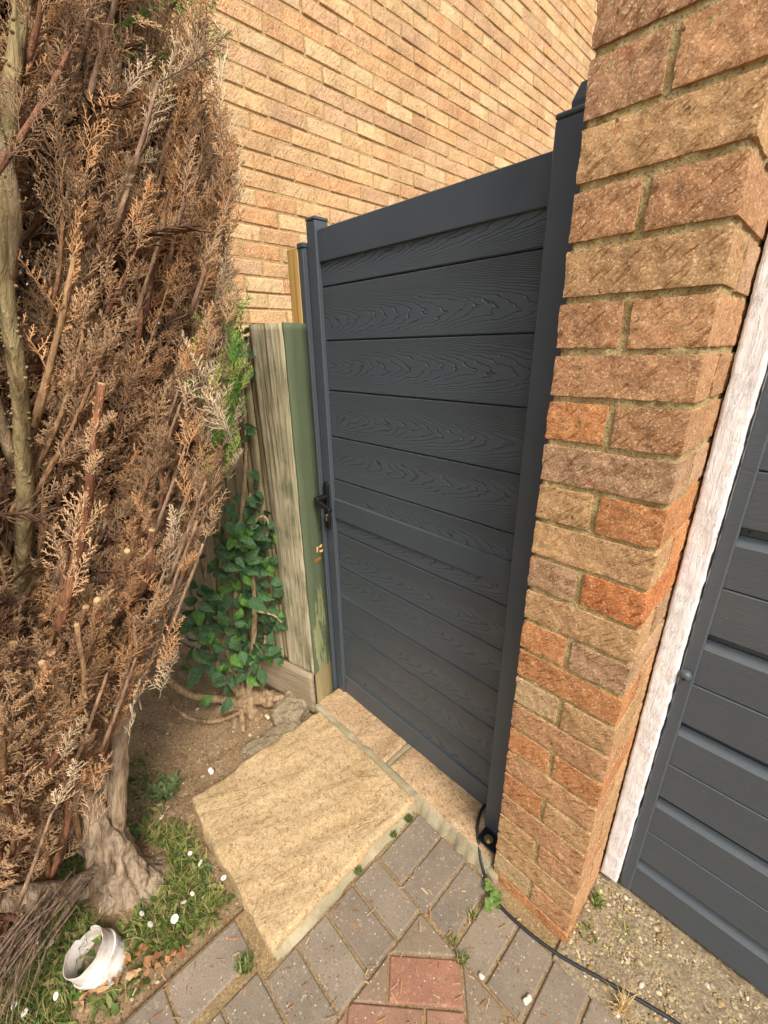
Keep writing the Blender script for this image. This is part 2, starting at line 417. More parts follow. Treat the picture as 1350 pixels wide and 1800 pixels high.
def mat_green_paint():
    m = N('green_paint', 0.7, 0.25); geo = m.n('NewGeometry').outputs['Position']
    mp = m.n('Mapping', i_Vector=geo); mp.inputs['Scale'].default_value = (1, 1, 0.12)
    n1 = m.noise(mp.outputs[0], 60, 5, 0.65)
    c = m.mix(n1, (0.072, 0.092, 0.050), (0.118, 0.142, 0.078))
    # thin and worn towards the foot of the post, where rain splashes
    z = m.n('SeparateXYZ', i_0=geo).outputs[2]
    lowm = m.n('MapRange', i_0=z, i_1=0.95, i_2=0.25).outputs[0]
    wear = m.math('GREATER_THAN', m.math('ADD', m.math('MULTIPLY', lowm, 0.20), m.noise(mp.outputs[0], 26, 5, 0.7)), 0.70)
    c = m.mix(m.math('MULTIPLY', wear, 0.6), c, (0.33, 0.32, 0.15))
    foot = m.math('LESS_THAN', m.math('ADD', z, m.math('MULTIPLY', m.noise(geo, 30, 3), 0.04)), 0.215)
    c = m.mix(m.math('MULTIPLY', foot, 0.8), c, m.mix(n1, (0.22, 0.16, 0.07), (0.36, 0.27, 0.13)))
    return m.done(c, m.bump(n1, 0.0012))
M['green_paint'] = mat_green_paint()

def mat_sandstone(name, a, b, c2, speckle):
    m = N(name, 0.9, 0.12); geo = m.n('NewGeometry').outputs['Position']
    mp = m.n('Mapping', i_Vector=m.aniso(geo, (0, 0, R(18)), (1, 0.20, 1)))
    band = m.noise(m.aniso(geo, (0, 0, R(18)), (1, 0.5, 1)), 8, 6, 0.7, 0.8)
    c = m.mix(m.ramp(band, [(0.3, g3(0)), (0.68, g3(1))]), a, b)
    c = m.mix(m.ramp(m.noise(geo, 5, 4), [(0.45, g3(0)), (0.7, g3(0.6))]), c, c2)
    c = m.mix(m.ramp(m.noise(mp.outputs[0], 48, 5, 0.7), [(0.36, g3(0.22)), (0.50, g3(0))]), c, m.mix(1.0, c, (0.70, 0.63, 0.56), 'MULTIPLY'))
    c = m.mix(m.ramp(m.noise(geo, 70, 5, 0.75), [(0.40, g3(0.6)), (0.52, g3(0))]), c, m.mix(1.0, c, (0.62, 0.54, 0.44), 'MULTIPLY'))
    pit = m.ramp(m.noise(geo, 120, 3, 0.6), [(0.34, g3(1)), (0.44, g3(0))]); c = m.mix(m.math('MULTIPLY', pit, speckle), c, (0.20, 0.125, 0.055))
    v = m.n('TexVoronoi', i_Vector=geo, i_Scale=330); c = m.mix(m.ramp(v.outputs['Color'], [(0.70, g3(0)), (0.95, g3(0.6))]), c, (0.76, 0.60, 0.36))
    lnz = m.math('ABSOLUTE', m.math('SUBTRACT', m.noise(mp.outputs[0], 13, 3, 0.55, 0.6), 0.52))
    ln = m.math('MULTIPLY', m.ramp(lnz, [(0.0, g3(1)), (0.012, g3(0))]), m.ramp(m.noise(geo, 6, 2), [(0.45, g3(0)), (0.6, g3(1))]))
    c = m.mix(m.math('MULTIPLY', ln, 0.65), c, (0.25, 0.15, 0.065))
    h = m.math('ADD', m.noise(geo, 190, 4, 0.7), m.math('MULTIPLY', m.noise(mp.outputs[0], 40, 4), 0.3))
    return m.done(c, m.bump(m.math('SUBTRACT', h, m.math('MULTIPLY', ln, 0.5)), 0.0026))
M['sandstone'] = mat_sandstone('sandstone', (0.43, 0.295, 0.155), (0.53, 0.385, 0.22), (0.39, 0.255, 0.125), 0.8)
M['sandstone_pink'] = mat_sandstone('sandstone_pink', (0.38, 0.24, 0.135), (0.52, 0.36, 0.22), (0.35, 0.22, 0.11), 0.9)
def mat_paver():
    m = N('concrete_paver', 0.9, 0.15); geo = m.n('NewGeometry').outputs['Position']; tint = m.n('ObjectInfo').outputs['Color']
    c = m.mix(m.ramp(m.noise(geo, 8, 4), [(0.3, g3(0)), (0.7, g3(1))]), m.mix(1.0, tint, (0.82, 0.82, 0.82), 'MULTIPLY'), m.mix(1.0, tint, (1.14, 1.12, 1.08), 'MULTIPLY'))
    pit = m.ramp(m.noise(geo, 210, 3), [(0.30, g3(0.8)), (0.42, g3(0))]); c = m.mix(pit, c, (0.07, 0.055, 0.04))
    v = m.n('TexVoronoi', i_Vector=geo, i_Scale=210); c = m.mix(m.ramp(v.outputs['Color'], [(0.78, g3(0)), (0.95, g3(0.5))]), c, (0.42, 0.36, 0.27))
    v2 = m.n('TexVoronoi', i_Vector=geo, i_Scale=60); c = m.mix(m.math('LESS_THAN', v2.outputs['Distance'], 0.10), c, (0.55, 0.48, 0.36))
    stain = m.ramp(m.noise(geo, 3.5, 4), [(0.55, g3(0)), (0.75, g3(0.4))]); c = m.mix(stain, c, (0.26, 0.20, 0.12))
    return m.done(c, m.bump(m.noise(geo, 300, 4, 0.7), 0.0016))
M['paver'] = mat_paver()
def mat_grit(name, a, b, c3, sc=1.0, dist=0.006):
    m = N(name, 0.95, 0.1); geo = m.n('NewGeometry').outputs['Position']
    c = m.mix(m.ramp(m.noise(geo, 12*sc, 4), [(0.3, g3(0)), (0.7, g3(1))]), a, b)
    v = m.n('TexVoronoi', i_Vector=geo, i_Scale=170*sc); c = m.mix(m.ramp(v.outputs['Color'], [(0.55, g3(0)), (0.9, g3(0.8))]), c, c3)
    c = m.mix(m.ramp(m.noise(geo, 120*sc, 3), [(0.32, g3(0.8)), (0.45, g3(0))]), c, tuple(x*0.3 for x in a))
    return m.done(c, m.bump(m.noise(geo, 110*sc, 5, 0.75), dist))
M['soil'] = mat_grit('soil', (0.22, 0.14, 0.075), (0.30, 0.20, 0.115), (0.38, 0.28, 0.17))
M['joint_sand'] = mat_grit('joint_sand', (0.23, 0.155, 0.08), (0.30, 0.20, 0.10), (0.40, 0.30, 0.16), 1.4, 0.004)
M['concrete'] = mat_grit('concrete', (0.23, 0.175, 0.11), (0.31, 0.245, 0.155), (0.44, 0.35, 0.22), 1.2, 0.006)
M['earth'] = mat_grit('earth', (0.16, 0.12, 0.075), (0.22, 0.17, 0.11), (0.28, 0.22, 0.15), 0.5)

def mat_tint(name, rough=0.8, spec=0.15, bump=None, trans=0.0):
    m = N(name, rough, spec); c = m.n('VertexColor', layer_name='tint').outputs[0]; geo = m.n('NewGeometry').outputs['Position']
    c = m.mix(m.noise(geo, 90, 3), m.mix(1.0, c, (0.72, 0.70, 0.68), 'MULTIPLY'), m.mix(1.0, c, (1.25, 1.22, 1.18), 'MULTIPLY'))
    nm = m.bump(m.noise(geo, bump[0], 4, 0.7), bump[1]) if bump else None
    return m.done(c, nm)
M['twig'] = mat_tint('twig', 0.85, 0.1, (500, 0.001))
m = N('spray', 0.85, 0.1); c = m.mix(1.0, m.n('VertexColor', layer_name='tint').outputs[0], m.n('Attribute', attribute_type='INSTANCER', attribute_name='ptint').outputs['Color'], 'MULTIPLY')
M['spray'] = m.done(c)
m = N('bark', 0.9, 0.1); geo = m.n('NewGeometry').outputs['Position']; c = m.n('VertexColor', layer_name='tint').outputs[0]
fib = m.aniso(geo, (0.25, 0.1, 0), (1, 1, 0.22)); f1 = m.noise(fib, 75, 5, 0.7, 0.6); f2 = m.noise(fib, 22, 4, 0.6, 0.8)
c = m.mix(m.ramp(f1, [(0.33, g3(0)), (0.62, g3(1))]), m.mix(1.0, c, (0.55, 0.50, 0.46), 'MULTIPLY'), m.mix(1.0, c, (1.3, 1.25, 1.2), 'MULTIPLY'))
c = m.mix(m.ramp(f2, [(0.36, g3(0.75)), (0.45, g3(0))]), c, m.mix(1.0, c, (0.35, 0.30, 0.27), 'MULTIPLY'))
M['bark'] = m.done(c, m.bump(m.math('ADD', f1, m.math('MULTIPLY', f2, 1.2)), 0.010))
M['herb'] = mat_tint('herb', 0.6, 0.25)
M['pebble'] = mat_tint('pebble', 0.75, 0.25, (300, 0.0006))
m = N('cut_wood', 0.8, 0.15); geo = m.n('NewGeometry').outputs['Position']
M['cut_wood'] = m.done(m.mix(m.noise(geo, 150, 3), (0.40, 0.24, 0.11), (0.58, 0.38, 0.20)))
def mat_leaf():
    m = N('ivy_leaf', 0.42, 0.4); tint = m.n('ObjectInfo').outputs['Color']; co = m.n('TexCoord').outputs['Object']
    sep = m.n('SeparateXYZ', i_0=co)
    vein = m.ramp(m.math('ABSOLUTE', sep.outputs[1]), [(0.0, g3(0.5)), (0.03, g3(0))])
    c = m.mix(m.noise(co, 8, 3), m.mix(1.0, tint, (0.75, 0.78, 0.75), 'MULTIPLY'), m.mix(1.0, tint, (1.25, 1.2, 1.2), 'MULTIPLY'))
    c = m.mix(vein, c, m.mix(1.0, tint, (2.0, 1.7, 1.6), 'MULTIPLY'))
    m.b.inputs['Subsurface Weight'].default_value = 0.0
    return m.done(c, m.bump(m.noise(co, 9, 3), 0.12, 0.4))
M['leaf'] = mat_leaf()
m = N('white_plastic', 0.45, 0.4); geo = m.n('NewGeometry').outputs['Position']
c = m.mix(m.ramp(m.noise(geo, 25, 4, 0.65), [(0.45, g3(0)), (0.68, g3(0.8))]), (0.66, 0.61, 0.56), (0.34, 0.26, 0.19))
M['plastic'] = m.done(c, m.bump(m.noise(geo, 60, 4), 0.0012))
m = N('daisy_petal', 0.6, 0.2); M['petal'] = m.done((0.85, 0.83, 0.82))
m = N('daisy_centre', 0.7, 0.2); M['disc'] = m.done((0.75, 0.50, 0.05))
m = N('chipped_wood', 0.8, 0.1); geo = m.n('NewGeometry').outputs['Position']
M['chip'] = m.done(m.mix(m.noise(geo, 120, 3), (0.62, 0.36, 0.12), (0.75, 0.52, 0.22)))
m = N('rust', 0.9, 0.1); geo = m.n('NewGeometry').outputs['Position']
M['rust'] = m.done(m.mix(m.noise(geo, 160, 3), (0.22, 0.07, 0.02), (0.40, 0.16, 0.04)), m.bump(m.noise(geo, 300, 3), 0.001))

# ------------------------------------------------------------------ the ground
mb = MB(); S = 150
mb.add([(-S, -S, -0.08), (S, -S, -0.08), (S, S, -0.08), (-S, S, -0.08)], [(0, 1, 2, 3)])
mb.build('ground', M['earth'], kind='structure', label='plain earth ground under the whole yard', cat='ground')

def sheet(x0, x1, y0, y1, nx, ny, fz):
    X, Y = np.meshgrid(np.linspace(x0, x1, nx), np.linspace(y0, y1, ny), indexing='ij')
    Z = fz(X, Y); V = np.stack([X, Y, Z], -1).reshape(-1, 3)
    i = np.arange(nx-1)[:, None]*ny + np.arange(ny-1)[None]
    F = np.stack([i, i+ny, i+ny+1, i+1], -1).reshape(-1, 4); return V, F
def soil_z(X, Y):
    P = np.stack([X, Y, 0*X], -1)
    z = -0.022 + 0.014*fbm(P*6, 3, 4) + 0.005*fbm(P*40, 9, 3)
    z = z + 0.05*np.exp(-((X+.72)**2+(Y+.76)**2)/0.03) + 0.03*np.exp(-((X+1.08)**2+(Y+.2)**2)/0.03)
    e = np.minimum(1, np.maximum(0, (-.44-X)/.08))          # falls away under the paving edge
    return z*e + (-0.03)*(1-e)
V, F = sheet(-2.6, -0.30, -2.0, 0.10, 230, 210, soil_z)
link('soil', npmesh('soil', V, F, M['soil'], smooth=True), kind='structure', label='bare brown soil of the planting bed', cat='soil')

# ------------------------------------------------------------------ block paving
pav = thing('pavement', 'grey and red block paving beside the stone step', 'paving', kind='structure')
mb = MB(); mb.add(*cbox(-0.425, 2.2, -2.2, 0.02, -0.06, -0.0055)); mb.build('joint_sand', M['joint_sand'], pav)
GREY = [(0.215, 0.172, 0.130), (0.225, 0.180, 0.136), (0.205, 0.164, 0.124), (0.220, 0.173, 0.132)]
RED = [(0.30, 0.145, 0.095), (0.27, 0.15, 0.10)]
MIXED = [(0.25, 0.17, 0.115), (0.24, 0.18, 0.125)]
pk = random.Random(5)
def paver(poly, col):
    if len(poly) < 3: return
    p = np.array(poly); c = p.mean(0); rot = pk.uniform(-.012, .012)
    q = (p-c)@np.array([[math.cos(rot), math.sin(rot)], [-math.sin(rot), math.cos(rot)]])
    mb = MB(); mb.add(*prism(q, -0.05, 0.0, 0.004))
    o = mb.build('paver', M['paver'], pav, loc=(c[0], c[1], pk.uniform(-.0022, .001)), color=tuple(np.array(col)*pk.uniform(.92, 1.08)))
    o.rotation_euler = (pk.uniform(-.006, .006), pk.uniform(-.006, .006), 0)
def rect(x0, x1, y0, y1): return [(x0, y0), (x1, y0), (x1, y1), (x0, y1)]
pg = lambda: pk.choice(GREY)
paver(rect(-.259, -.169, -.194, -.018), pg()); paver(rect(-.164, -.078, -.199, -.020), pg()); paver(rect(-.073, .006, -.197, -.024), pg())
for x0, x1 in ((.020, .105), (.111, .198), (.204, .286), (.292, .375), (.381, .464), (.470, .553), (.559, .642)): paver(rect(x0, x1, -.202, -.042), pg())
y = -.2035
for i in range(11):
    left = -.263 if y > -.52 else -.288
    paver(rect(left, -.094, y-.0865, y), pg()); y -= .0925
y = -.566
for i in range(7): paver(rect(-.421, -.318, y-.172, y), pg()); y -= .1775
# diagonal field inside the border, cut to the border's edge
ua = np.array([math.cos(R(42)), math.sin(R(42))]); va = np.array([-ua[1], ua[0]]); A0 = np.array([-.030, -.389])
def diag(u0, u1, v0, v1, col):
    p = [tuple(A0+ua*u+va*v) for u, v in ((u0, v0), (u1, v0), (u1, v1), (u0, v1))]
    p = clip_poly(clip_poly(p, -1, 0, .088), 0, 1, -.2075)
    if len(p) >= 3:
        a = np.array(p); ar = abs(np.sum(a[:, 0]*np.roll(a[:, 1], -1)-np.roll(a[:, 0], -1)*a[:, 1]))/2
        if ar > 4e-4: paver(p, col)
diag(.002, .173, .002, .085, RED[0])
diag(-.090, .170, .090, .175, MIXED[1])
diag(-.088, -.003, -.002, .172, MIXED[0])
diag(.179, .262, -.090, .085, MIXED[1]); diag(.179, .262, .090, .26, MIXED[0])
diag(-.088, .083, -.086, -.003, RED[1]); diag(.088, .173, -.178, -.003, RED[1])
diag(-.178, -.093, -.086, .085, RED[1]); diag(-.088, .083, -.175, -.091, RED[0]); diag(-.088, .083, -.263, -.180, RED[0])
diag(.268, .438, .002, .085, RED[0]); diag(.268, .438, -.086, -.003, MIXED[0]); diag(.268, .438, .09, .175, RED[1])
diag(.179, .262, -.265, -.094, RED[0]); diag(.268, .438, -.175, -.091, RED[1]); diag(.443, .526, -.175, .0, RED[0]); diag(.443, .526, .005, .17, RED[1])
diag(.443, .526, .175, .345, RED[0]); diag(.268, .438, .18, .262, MIXED[1])

# concrete apron in front of the garage
def apron_z(X, Y):
    P = np.stack([X, Y, 0*X], -1); return 0.001 + 0.003*fbm(P*30, 4, 3) + 0.0015*fbm(P*140, 8, 2)
V, F = sheet(0.20, 2.3, -0.052, 0.30, 420, 70, apron_z)
apron = link('concrete_apron', npmesh('concrete_apron', V, F, M['concrete'], smooth=True), kind='structure', label='pebbly weathered concrete strip in front of the garage door', cat='concrete')
def ico():
    t = (1+5**.5)/2
    V = np.array([(-1, t, 0), (1, t, 0), (-1, -t, 0), (1, -t, 0), (0, -1, t), (0, 1, t), (0, -1, -t), (0, 1, -t), (t, 0, -1), (t, 0, 1), (-t, 0, -1), (-t, 0, 1)], float)
    F = np.array([(0, 11, 5), (0, 5, 1), (0, 1, 7), (0, 7, 10), (0, 10, 11), (1, 5, 9), (5, 11, 4), (11, 10, 2), (10, 7, 6), (7, 1, 8), (3, 9, 4), (3, 4, 2), (3, 2, 6), (3, 6, 8), (3, 8, 9), (4, 9, 5), (2, 4, 11), (6, 2, 10), (8, 6, 7), (9, 8, 1)])
    return V/np.linalg.norm(V[0]), F
IV, IF = ico()
def scatter_pebbles(pts, size, cols, flat=0.6):
    Vs, Fs, Cs = [], [], []
    for i, p in enumerate(pts):
        s = size[i]; a = rng.uniform(0, 6.28); ca, sa = math.cos(a), math.sin(a)
        v = IV*(1+rng.normal(0, .12, (12, 1)))*np.array([s*rng.uniform(.8, 1.5), s*rng.uniform(.7, 1.1), s*flat])
        v = v@np.array([[ca, sa, 0], [-sa, ca, 0], [0, 0, 1]])
        Vs.append(v+p); Fs.append(IF+12*i); Cs.append(np.tile(cols[i], (12, 1)))
    return np.concatenate(Vs), np.concatenate(Fs), np.concatenate(Cs)
n = 4500
P = np.stack([.212+.75*rng.uniform(0, 1, n)**1.3, rng.uniform(-.045, .215, n), rng.uniform(-.0012, .0006, n)], -1)
pal = np.array([(.50, .40, .22), (.58, .48, .30), (.40, .29, .15), (.32, .25, .17), (.62, .55, .42), (.44, .30, .13)])
V, F, C = scatter_pebbles(P, rng.gamma(2.2, .00085, n)+.0009, pal[rng.integers(0, 6, n)]*rng.uniform(.5, .95, (n, 1)))
link('aggregate', npmesh('aggregate', V, F, M['pebble'], C, True), apron, kind='stuff')

# ------------------------------------------------------------------ stone step
def slab(x0, x1, y0, y1, z0, z1, seed, mat, label, nx, ny, ridge=.006, crop=0.0):
    V, F = rough_block(x1-x0, y1-y0, z1-z0, (nx, ny, 5), 0.010, 0.0045, 14, seed, 0.0016, 70)
    t = (V[:, 0]*0.30 + V[:, 1]*0.95); s = (V[:, 0]*0.95 - V[:, 1]*0.30)
    Pn = np.stack([s*24, t*5, V[:, 2]*0], -1)
    top = V[:, 2] > (z1-z0)*0.15
    rid = fbm(Pn, seed+3, 4); rid = np.round(rid*3+.6*vnoise(Pn*3, 5))/3*.55 + rid*.45
    V[:, 2] += np.where(top, ridge*rid, 0)
    if crop:                                    # broken corner
        k = (-(V[:, 0]+(x1-x0)/2)*.3-(V[:, 1]+(y1-y0)/2)*.95)
        V[:, 0] += np.where((V[:, 0] < -(x1-x0)/2+.05), .008*fbm(V*14, 31, 3), 0)
        V[:, 1] += np.where((V[:, 1] < -(y1-y0)/2+.05), .008*fbm(V*16, 37, 3), 0)
    mb = MB(); mb.add(V, F)
    return mb.build('paving_slab', mat, None, True, ((x0+x1)/2, (y0+y1)/2, (z0+z1)/2), label=label, cat='paving slab')
slab(-.800, -.284, -.535, -.010, -.05, .041, 2, M['sandstone'], 'large riven buff sandstone slab lying in front of the dark gate', 76, 78, .0020, 1)
slab(-.835, -.440, .006, .40, -.05, .045, 4, M['sandstone_pink'], 'narrow pinkish stone threshold under the handle side of the gate', 44, 40, .003)
slab(-.424, -.012, .008, .40, -.05, .044, 6, M['sandstone_pink'], 'narrow pinkish stone threshold under the gate next to the brick pillar', 44, 40, .003)
mo = thing('mortar_bedding', 'grey mortar pointing along the edges of the stone slabs', 'mortar', kind='structure')
def fillet(P0, P1, wid, z_hi, z_lo, side, n=60, seed=0):
    """rough sloping fillet of mortar along P0-P1; side is the direction it spreads down to"""
    P0 = np.array(P0); P1 = np.array(P1); side = np.array(side); V = []; rows = 7
    for i in range(n+1):
        t = i/n; b = P0+(P1-P0)*t
        for j in range(rows):
            s = j/(rows-1); w = wid*(1+.22*vnoise(np.array([t*14, 0, seed]), seed))
            p = b+side*(w*s-0.006); z = z_hi+(z_lo-z_hi)*(s**1.4)
            nn = fbm(np.array([t*30, s*3, seed*2.2]), seed, 3)
            V.append((p[0], p[1], z+.0022*nn))
    F = [(i*rows+j, (i+1)*rows+j, (i+1)*rows+j+1, i*rows+j+1) for i in range(n) for j in range(rows-1)]
    mb = MB(); mb.add(V, F); mb.build('pointing', M['step_mortar'], mo, True)
fillet((-.286, -.530), (-.286, -.004), .023, .022, -.004, (1, 0), seed=1)
fillet((-.284, .006), (-.012, .006), .028, .036, -.004, (0, -1), seed=2)
mb = MB(); mb.add(*rough_block(.55, .026, .05, (60, 4, 4), .004, .003, 25, 3)); mb.build('pointing', M['step_mortar'], mo, True, (-.558, -.001, .0155))
mb = MB(); mb.add(*rough_block(.022, .39, .05, (4, 40, 4), .004, .003, 25, 5)); mb.build('pointing', M['step_mortar'], mo, True, (-.432, .205, .0155))
mb = MB(); mb.add(*rough_block(.05, .15, .05, (12, 24, 4), .006, .006, 20, 8)); mb.build('pointing', M['step_mortar'], mo, True, (-.010, .065, -.008))

# ------------------------------------------------------------------ house wall (side of the next house)
WX = -1.85
house = thing('house_wall', 'tall buff and orange brick side wall of a house behind the gate', 'wall', (0, 0, 0))
mb = MB(); mb.add(*cbox(WX-.30, WX-.0058, 0.12, 5.4, -.05, 4.75)); mb.build('mortar', M['house_mortar'], house)
HC = [(.61, .375, .215), (.61, .40, .24), (.59, .335, .185), (.62, .425, .255), (.56, .345, .22), (.59, .35, .20), (.61, .39, .225), (.55, .35, .23), (.62, .44, .275)]
hk = random.Random(3)
wb = []
zc0 = 2.42+.0375
for r in range(-33, 31):
    z = zc0+r*.075
    if z < .02 or z > 4.72: continue
    off = .68+(.1125 if r % 2 else 0)+hk.uniform(-.012, .012)
    k0 = int((.13-off)/.225)-1
    for k in range(k0, 26):
        a = off+k*.225+.005+hk.uniform(-.004, .004); b = off+(k+1)*.225-.005+hk.uniform(-.004, .004)
        a = max(a, .125)
        if b-a < .03 or b > 5.39: continue
        wb.append((a, b, z))
def wall_vis(q):
    px, py, d = project((WX, (q[0]+q[1])/2, q[2]))
    if not (330 < px < 1040 and -20 < py < 640): return 0
    if px > 560 and py > 420-(px-560)*.34: return 0
    if px < 500 and py > 575: return 0
    return 1/d
wb.sort(key=lambda q: -wall_vis(q))
variants = []
for s in range(6):
    v, f = cbox(-.05, 0, -.1075, .1075, -.0325, .0325, .004); v = np.array(v)
    fr = v[:, 0] > -.006
    v[fr, 0] += 0.003*vnoise(v[fr]*30+s*9, s); v[:, 1] += .0022*vnoise(v*40+s*5, s+20); v[:, 2] += .0018*vnoise(v*45+s*3, s+40)
    variants.append((v, f))
vmesh = []
for v, f in variants:
    mb = MB(); mb.add(v, f); vmesh.append(mb.mesh('brick', M['house_brick']))
far = MB()
for i, (a, b, z) in enumerate(wb):
    c = np.array(hk.choice(HC))*np.array((1, 1.03, .96))*hk.uniform(.88, 1.06); s = hk.randrange(6); dx = hk.uniform(-.0025, .0025)
    if i < 300:
        o = link('brick', vmesh[s], house, (WX+dx, (a+b)/2, z+hk.uniform(-.0012, .0012)), color=tuple(c)); o.scale = (1, (b-a)/.215, 1)
        o.rotation_euler = (hk.uniform(-.006, .006), 0, hk.uniform(-.012, .012))
    else:
        v, f = variants[s]; far.add(v*np.array([1, (b-a)/.215, 1])+np.array([WX+dx, (a+b)/2, z]), f, 0, c)
far.build('far_bricks', M['house_brick_far'], house, kind='stuff')

# ------------------------------------------------------------------ brick pillar
pil = thing('brick_pillar', 'rough orange brown brick pillar between the gate and the garage door', 'pillar', (0, 0, 0))
PW = .209
V, F = rough_block(PW-.009, .43-.009, 2.42, (30, 40, 420), .003, .0026, 70, 12, .0016, 25)
mb = MB(); mb.add(V, F); mb.build('mortar', M['pillar_mortar'], pil, True, (PW/2, .215, 2.42/2-.06))
PC = {'t': (.45, .25, .132), 'o': (.51, .235, .10), 'g': (.405, .255, .155), 'y': (.475, .295, .15), 'b': (.395, .23, .13), 'r': (.51, .19, .07), 'w': (.49, .35, .20)}
# colours read down the front face: long row one letter, split row two letters; index is the joint above the row
rows = {-7: 't', -6: 'tb', -5: 'g', -4: 'yt', -3: 't', -2: 'gy', -1: 'b', 0: 'bt', 1: 'y', 2: 'tt', 3: 'y', 4: 'tt', 5: 't', 6: 'ot', 7: 'g', 8: 'yo', 9: 'y', 10: 'gr', 11: 'y', 12: 'og', 13: 'o', 14: 'wy', 15: 't', 16: 'oo', 17: 't', 18: 'oy', 19: 't', 20: 'yt', 21: 'y', 22: 'wt', 23: 'o'}
bk = random.Random(9)
for k, s in rows.items():
    zt = 1.76-.075*k; zc = zt-.0375; h = .0655
    def pbrick(x0, x1, y0, y1, ch):
        sx, sy = x1-x0, y1-y0
        V, F = rough_block(sx, sy, h+bk.uniform(-.0015, .0015), (max(8, int(sx/.0052)), max(6, int(sy/.008)), 13), .0016, .0011, 38, bk.randrange(999), .0010, 190)
        # weathered arrises: nibble the corners unevenly
        e = np.minimum.reduce([sx/2-abs(V[:, 0]), sy/2-abs(V[:, 1])+.0, ]) < .004
        V = V + (V/np.linalg.norm(V, axis=1, keepdims=True))*np.where(e, -.0017*np.clip(fbm(V*90, k+50, 2)+.3, 0, 2), 0)[:, None]
        mb = MB(); mb.add(V, F)
        c = np.array(PC[ch])*bk.uniform(.92, 1.08)
        mb.build('brick', M['pillar_brick'], pil, 2, ((x0+x1)/2, (y0+y1)/2, zc), color=tuple(c), rot=(bk.uniform(-.006, .006), bk.uniform(-.006, .006), bk.uniform(-.006, .006)))
    if len(s) == 1:
        pbrick(0, PW, 0, .1, s); pbrick(0, PW, .11, .21, bk.choice('toyg'))
        pbrick(0, .0995, .22, .43, bk.choice('toyg')); pbrick(.1095, PW, .22, .43, bk.choice('toyg'))
    else:
        m_ = .098+bk.uniform(-.006, .004)
        pbrick(0, m_, 0, .21, s[0]); pbrick(m_+.0115, PW, 0, .21, s[1])
        pbrick(0, PW, .22, .32, bk.choice('toyg')); pbrick(0, PW, .33, .43, bk.choice('toyg'))

# ------------------------------------------------------------------ the gate leaf
gate = thing('gate', 'dark grey side gate of wood-grained boards in a smooth metal frame', 'gate', (-.45, .13, .045))
GO = np.array([-.45, .13, .045])
def gpart(name, x0, x1, y0, y1, z0, z1, mat='anthracite', b=.002, parent=gate, org=GO, mb=None):
    m_ = MB(); c = np.array([(x0+x1)/2, (y0+y1)/2, (z0+z1)/2])
    m_.add(*cbox(x0-c[0], x1-c[0], y0-c[1], y1-c[1], z0-c[2], z1-c[2], b))
    return m_.build(name, M[mat], parent, False, tuple(c-org))
st = gpart('stile', -.836, -.793, .113, .160, .045, 1.735)
gpart('stile', -.075, -.020, .113, .158, .045, 1.735)
cap = gpart('end_cap', -.8372, -.7918, .1118, .1612, 1.736, 1.744, b=.0015)
gpart('end_cap', -.0762, -.0188, .1118, .1592, 1.736, 1.744, b=.0015)
gpart('rail', -.7925, -.0755, .1205, .153, 1.630, 1.712); gpart('rail', -.7925, -.0755, .1205, .153, .835, .908); gpart('rail', -.7925, -.0755, .1205, .153, .045, .130)
gpart('backing', -.7923, -.0757, .143, .146, .12, 1.64, b=0)
zs = [1.640, 1.566, 1.419, 1.272, 1.125, .978, .900]
zl = [.845, .778, .640, .502, .364, .226, .118]
for q in (zs, zl):
    for a, b_ in zip(q[:-1], q[1:]):
        full = .147 if q is zs else .138
        zc_ = b_+full/2 if a-b_ < full*.9 and a == q[0] else (a-full/2 if a-b_ < full*.9 else (a+b_)/2)   # a cut board keeps its own centre line
        m_ = MB(); c = np.array([-.434, .1345, zc_])
        m_.add(*cbox(-.7922-c[0], -.0758-c[0], .127-c[1], .142-c[1], b_+.0012-c[2], a-.0012-c[2], .0028))
        m_.build('board', M['embossed'], gate, False, tuple(c-GO))
# lever handle on its long plate
V = []; nseg = 10; hw = .0125; z0_, z1_ = .790, .968
pl = [( hw*math.cos(t), z1_-hw+hw*math.sin(t)) for t in np.linspace(0, math.pi, nseg)]+[(hw*math.cos(t), z0_+hw*.4+hw*.4*math.sin(t)) for t in np.linspace(math.pi, 2*math.pi, nseg)]
hx, hy = -.818, .113
def plate(poly, y0, y1, b):
    n_ = len(poly); p = np.array(poly); c = p.mean(0); q = c+(p-c)*np.array([1-b/hw, 1-b/.09])
    V = [(a[0], y1, a[1]) for a in p]+[(a[0], y0+b, a[1]) for a in p]+[(a[0], y0, a[1]) for a in q]
    F = [tuple(range(2*n_, 3*n_))[::-1]]
    for L in range(2): F += [(L*n_+i, (L+1)*n_+i, (L+1)*n_+(i+1) % n_, L*n_+(i+1) % n_) for i in range(n_)]
    return V, [f[::-1] for f in F]
m_ = MB(); Vp, Fp = plate(pl, -.009, 0, .003); m_.add(Vp, Fp)
hd = m_.build('handle', M['black'], gate, False, tuple(np.array([hx, hy, 0])-GO))
m_ = MB(); m_.add(*tube(catmull([(0, -.006, .912), (0, -.030, .912), (.002, -.044, .911), (.010, -.050, .909)], 5), [.011]*16, 12)); m_.build('spindle', M['black'], hd, True)
P_ = catmull([(-.004, -.047, .914), (.012, -.051, .909), (.035, -.050, .901), (.062, -.046, .891), (.072, -.045, .887)], 6)
Vt, Ft = tube(P_, [.008, .009]+[.0095]*(len(P_)-4)+[.0095, .006], 12)
m_ = MB(); m_.add(Vt, Ft); m_.build('lever', M['black'], hd, True)
m_ = MB(); m_.add(*tube([(0, -.008, .842), (0, -.0145, .842)], .0058, 14)); m_.add(*cbox(-.0032, .0032, -.0135, -.008, .822, .842, .001)); m_.build('lock_cylinder', M['steel'], hd)

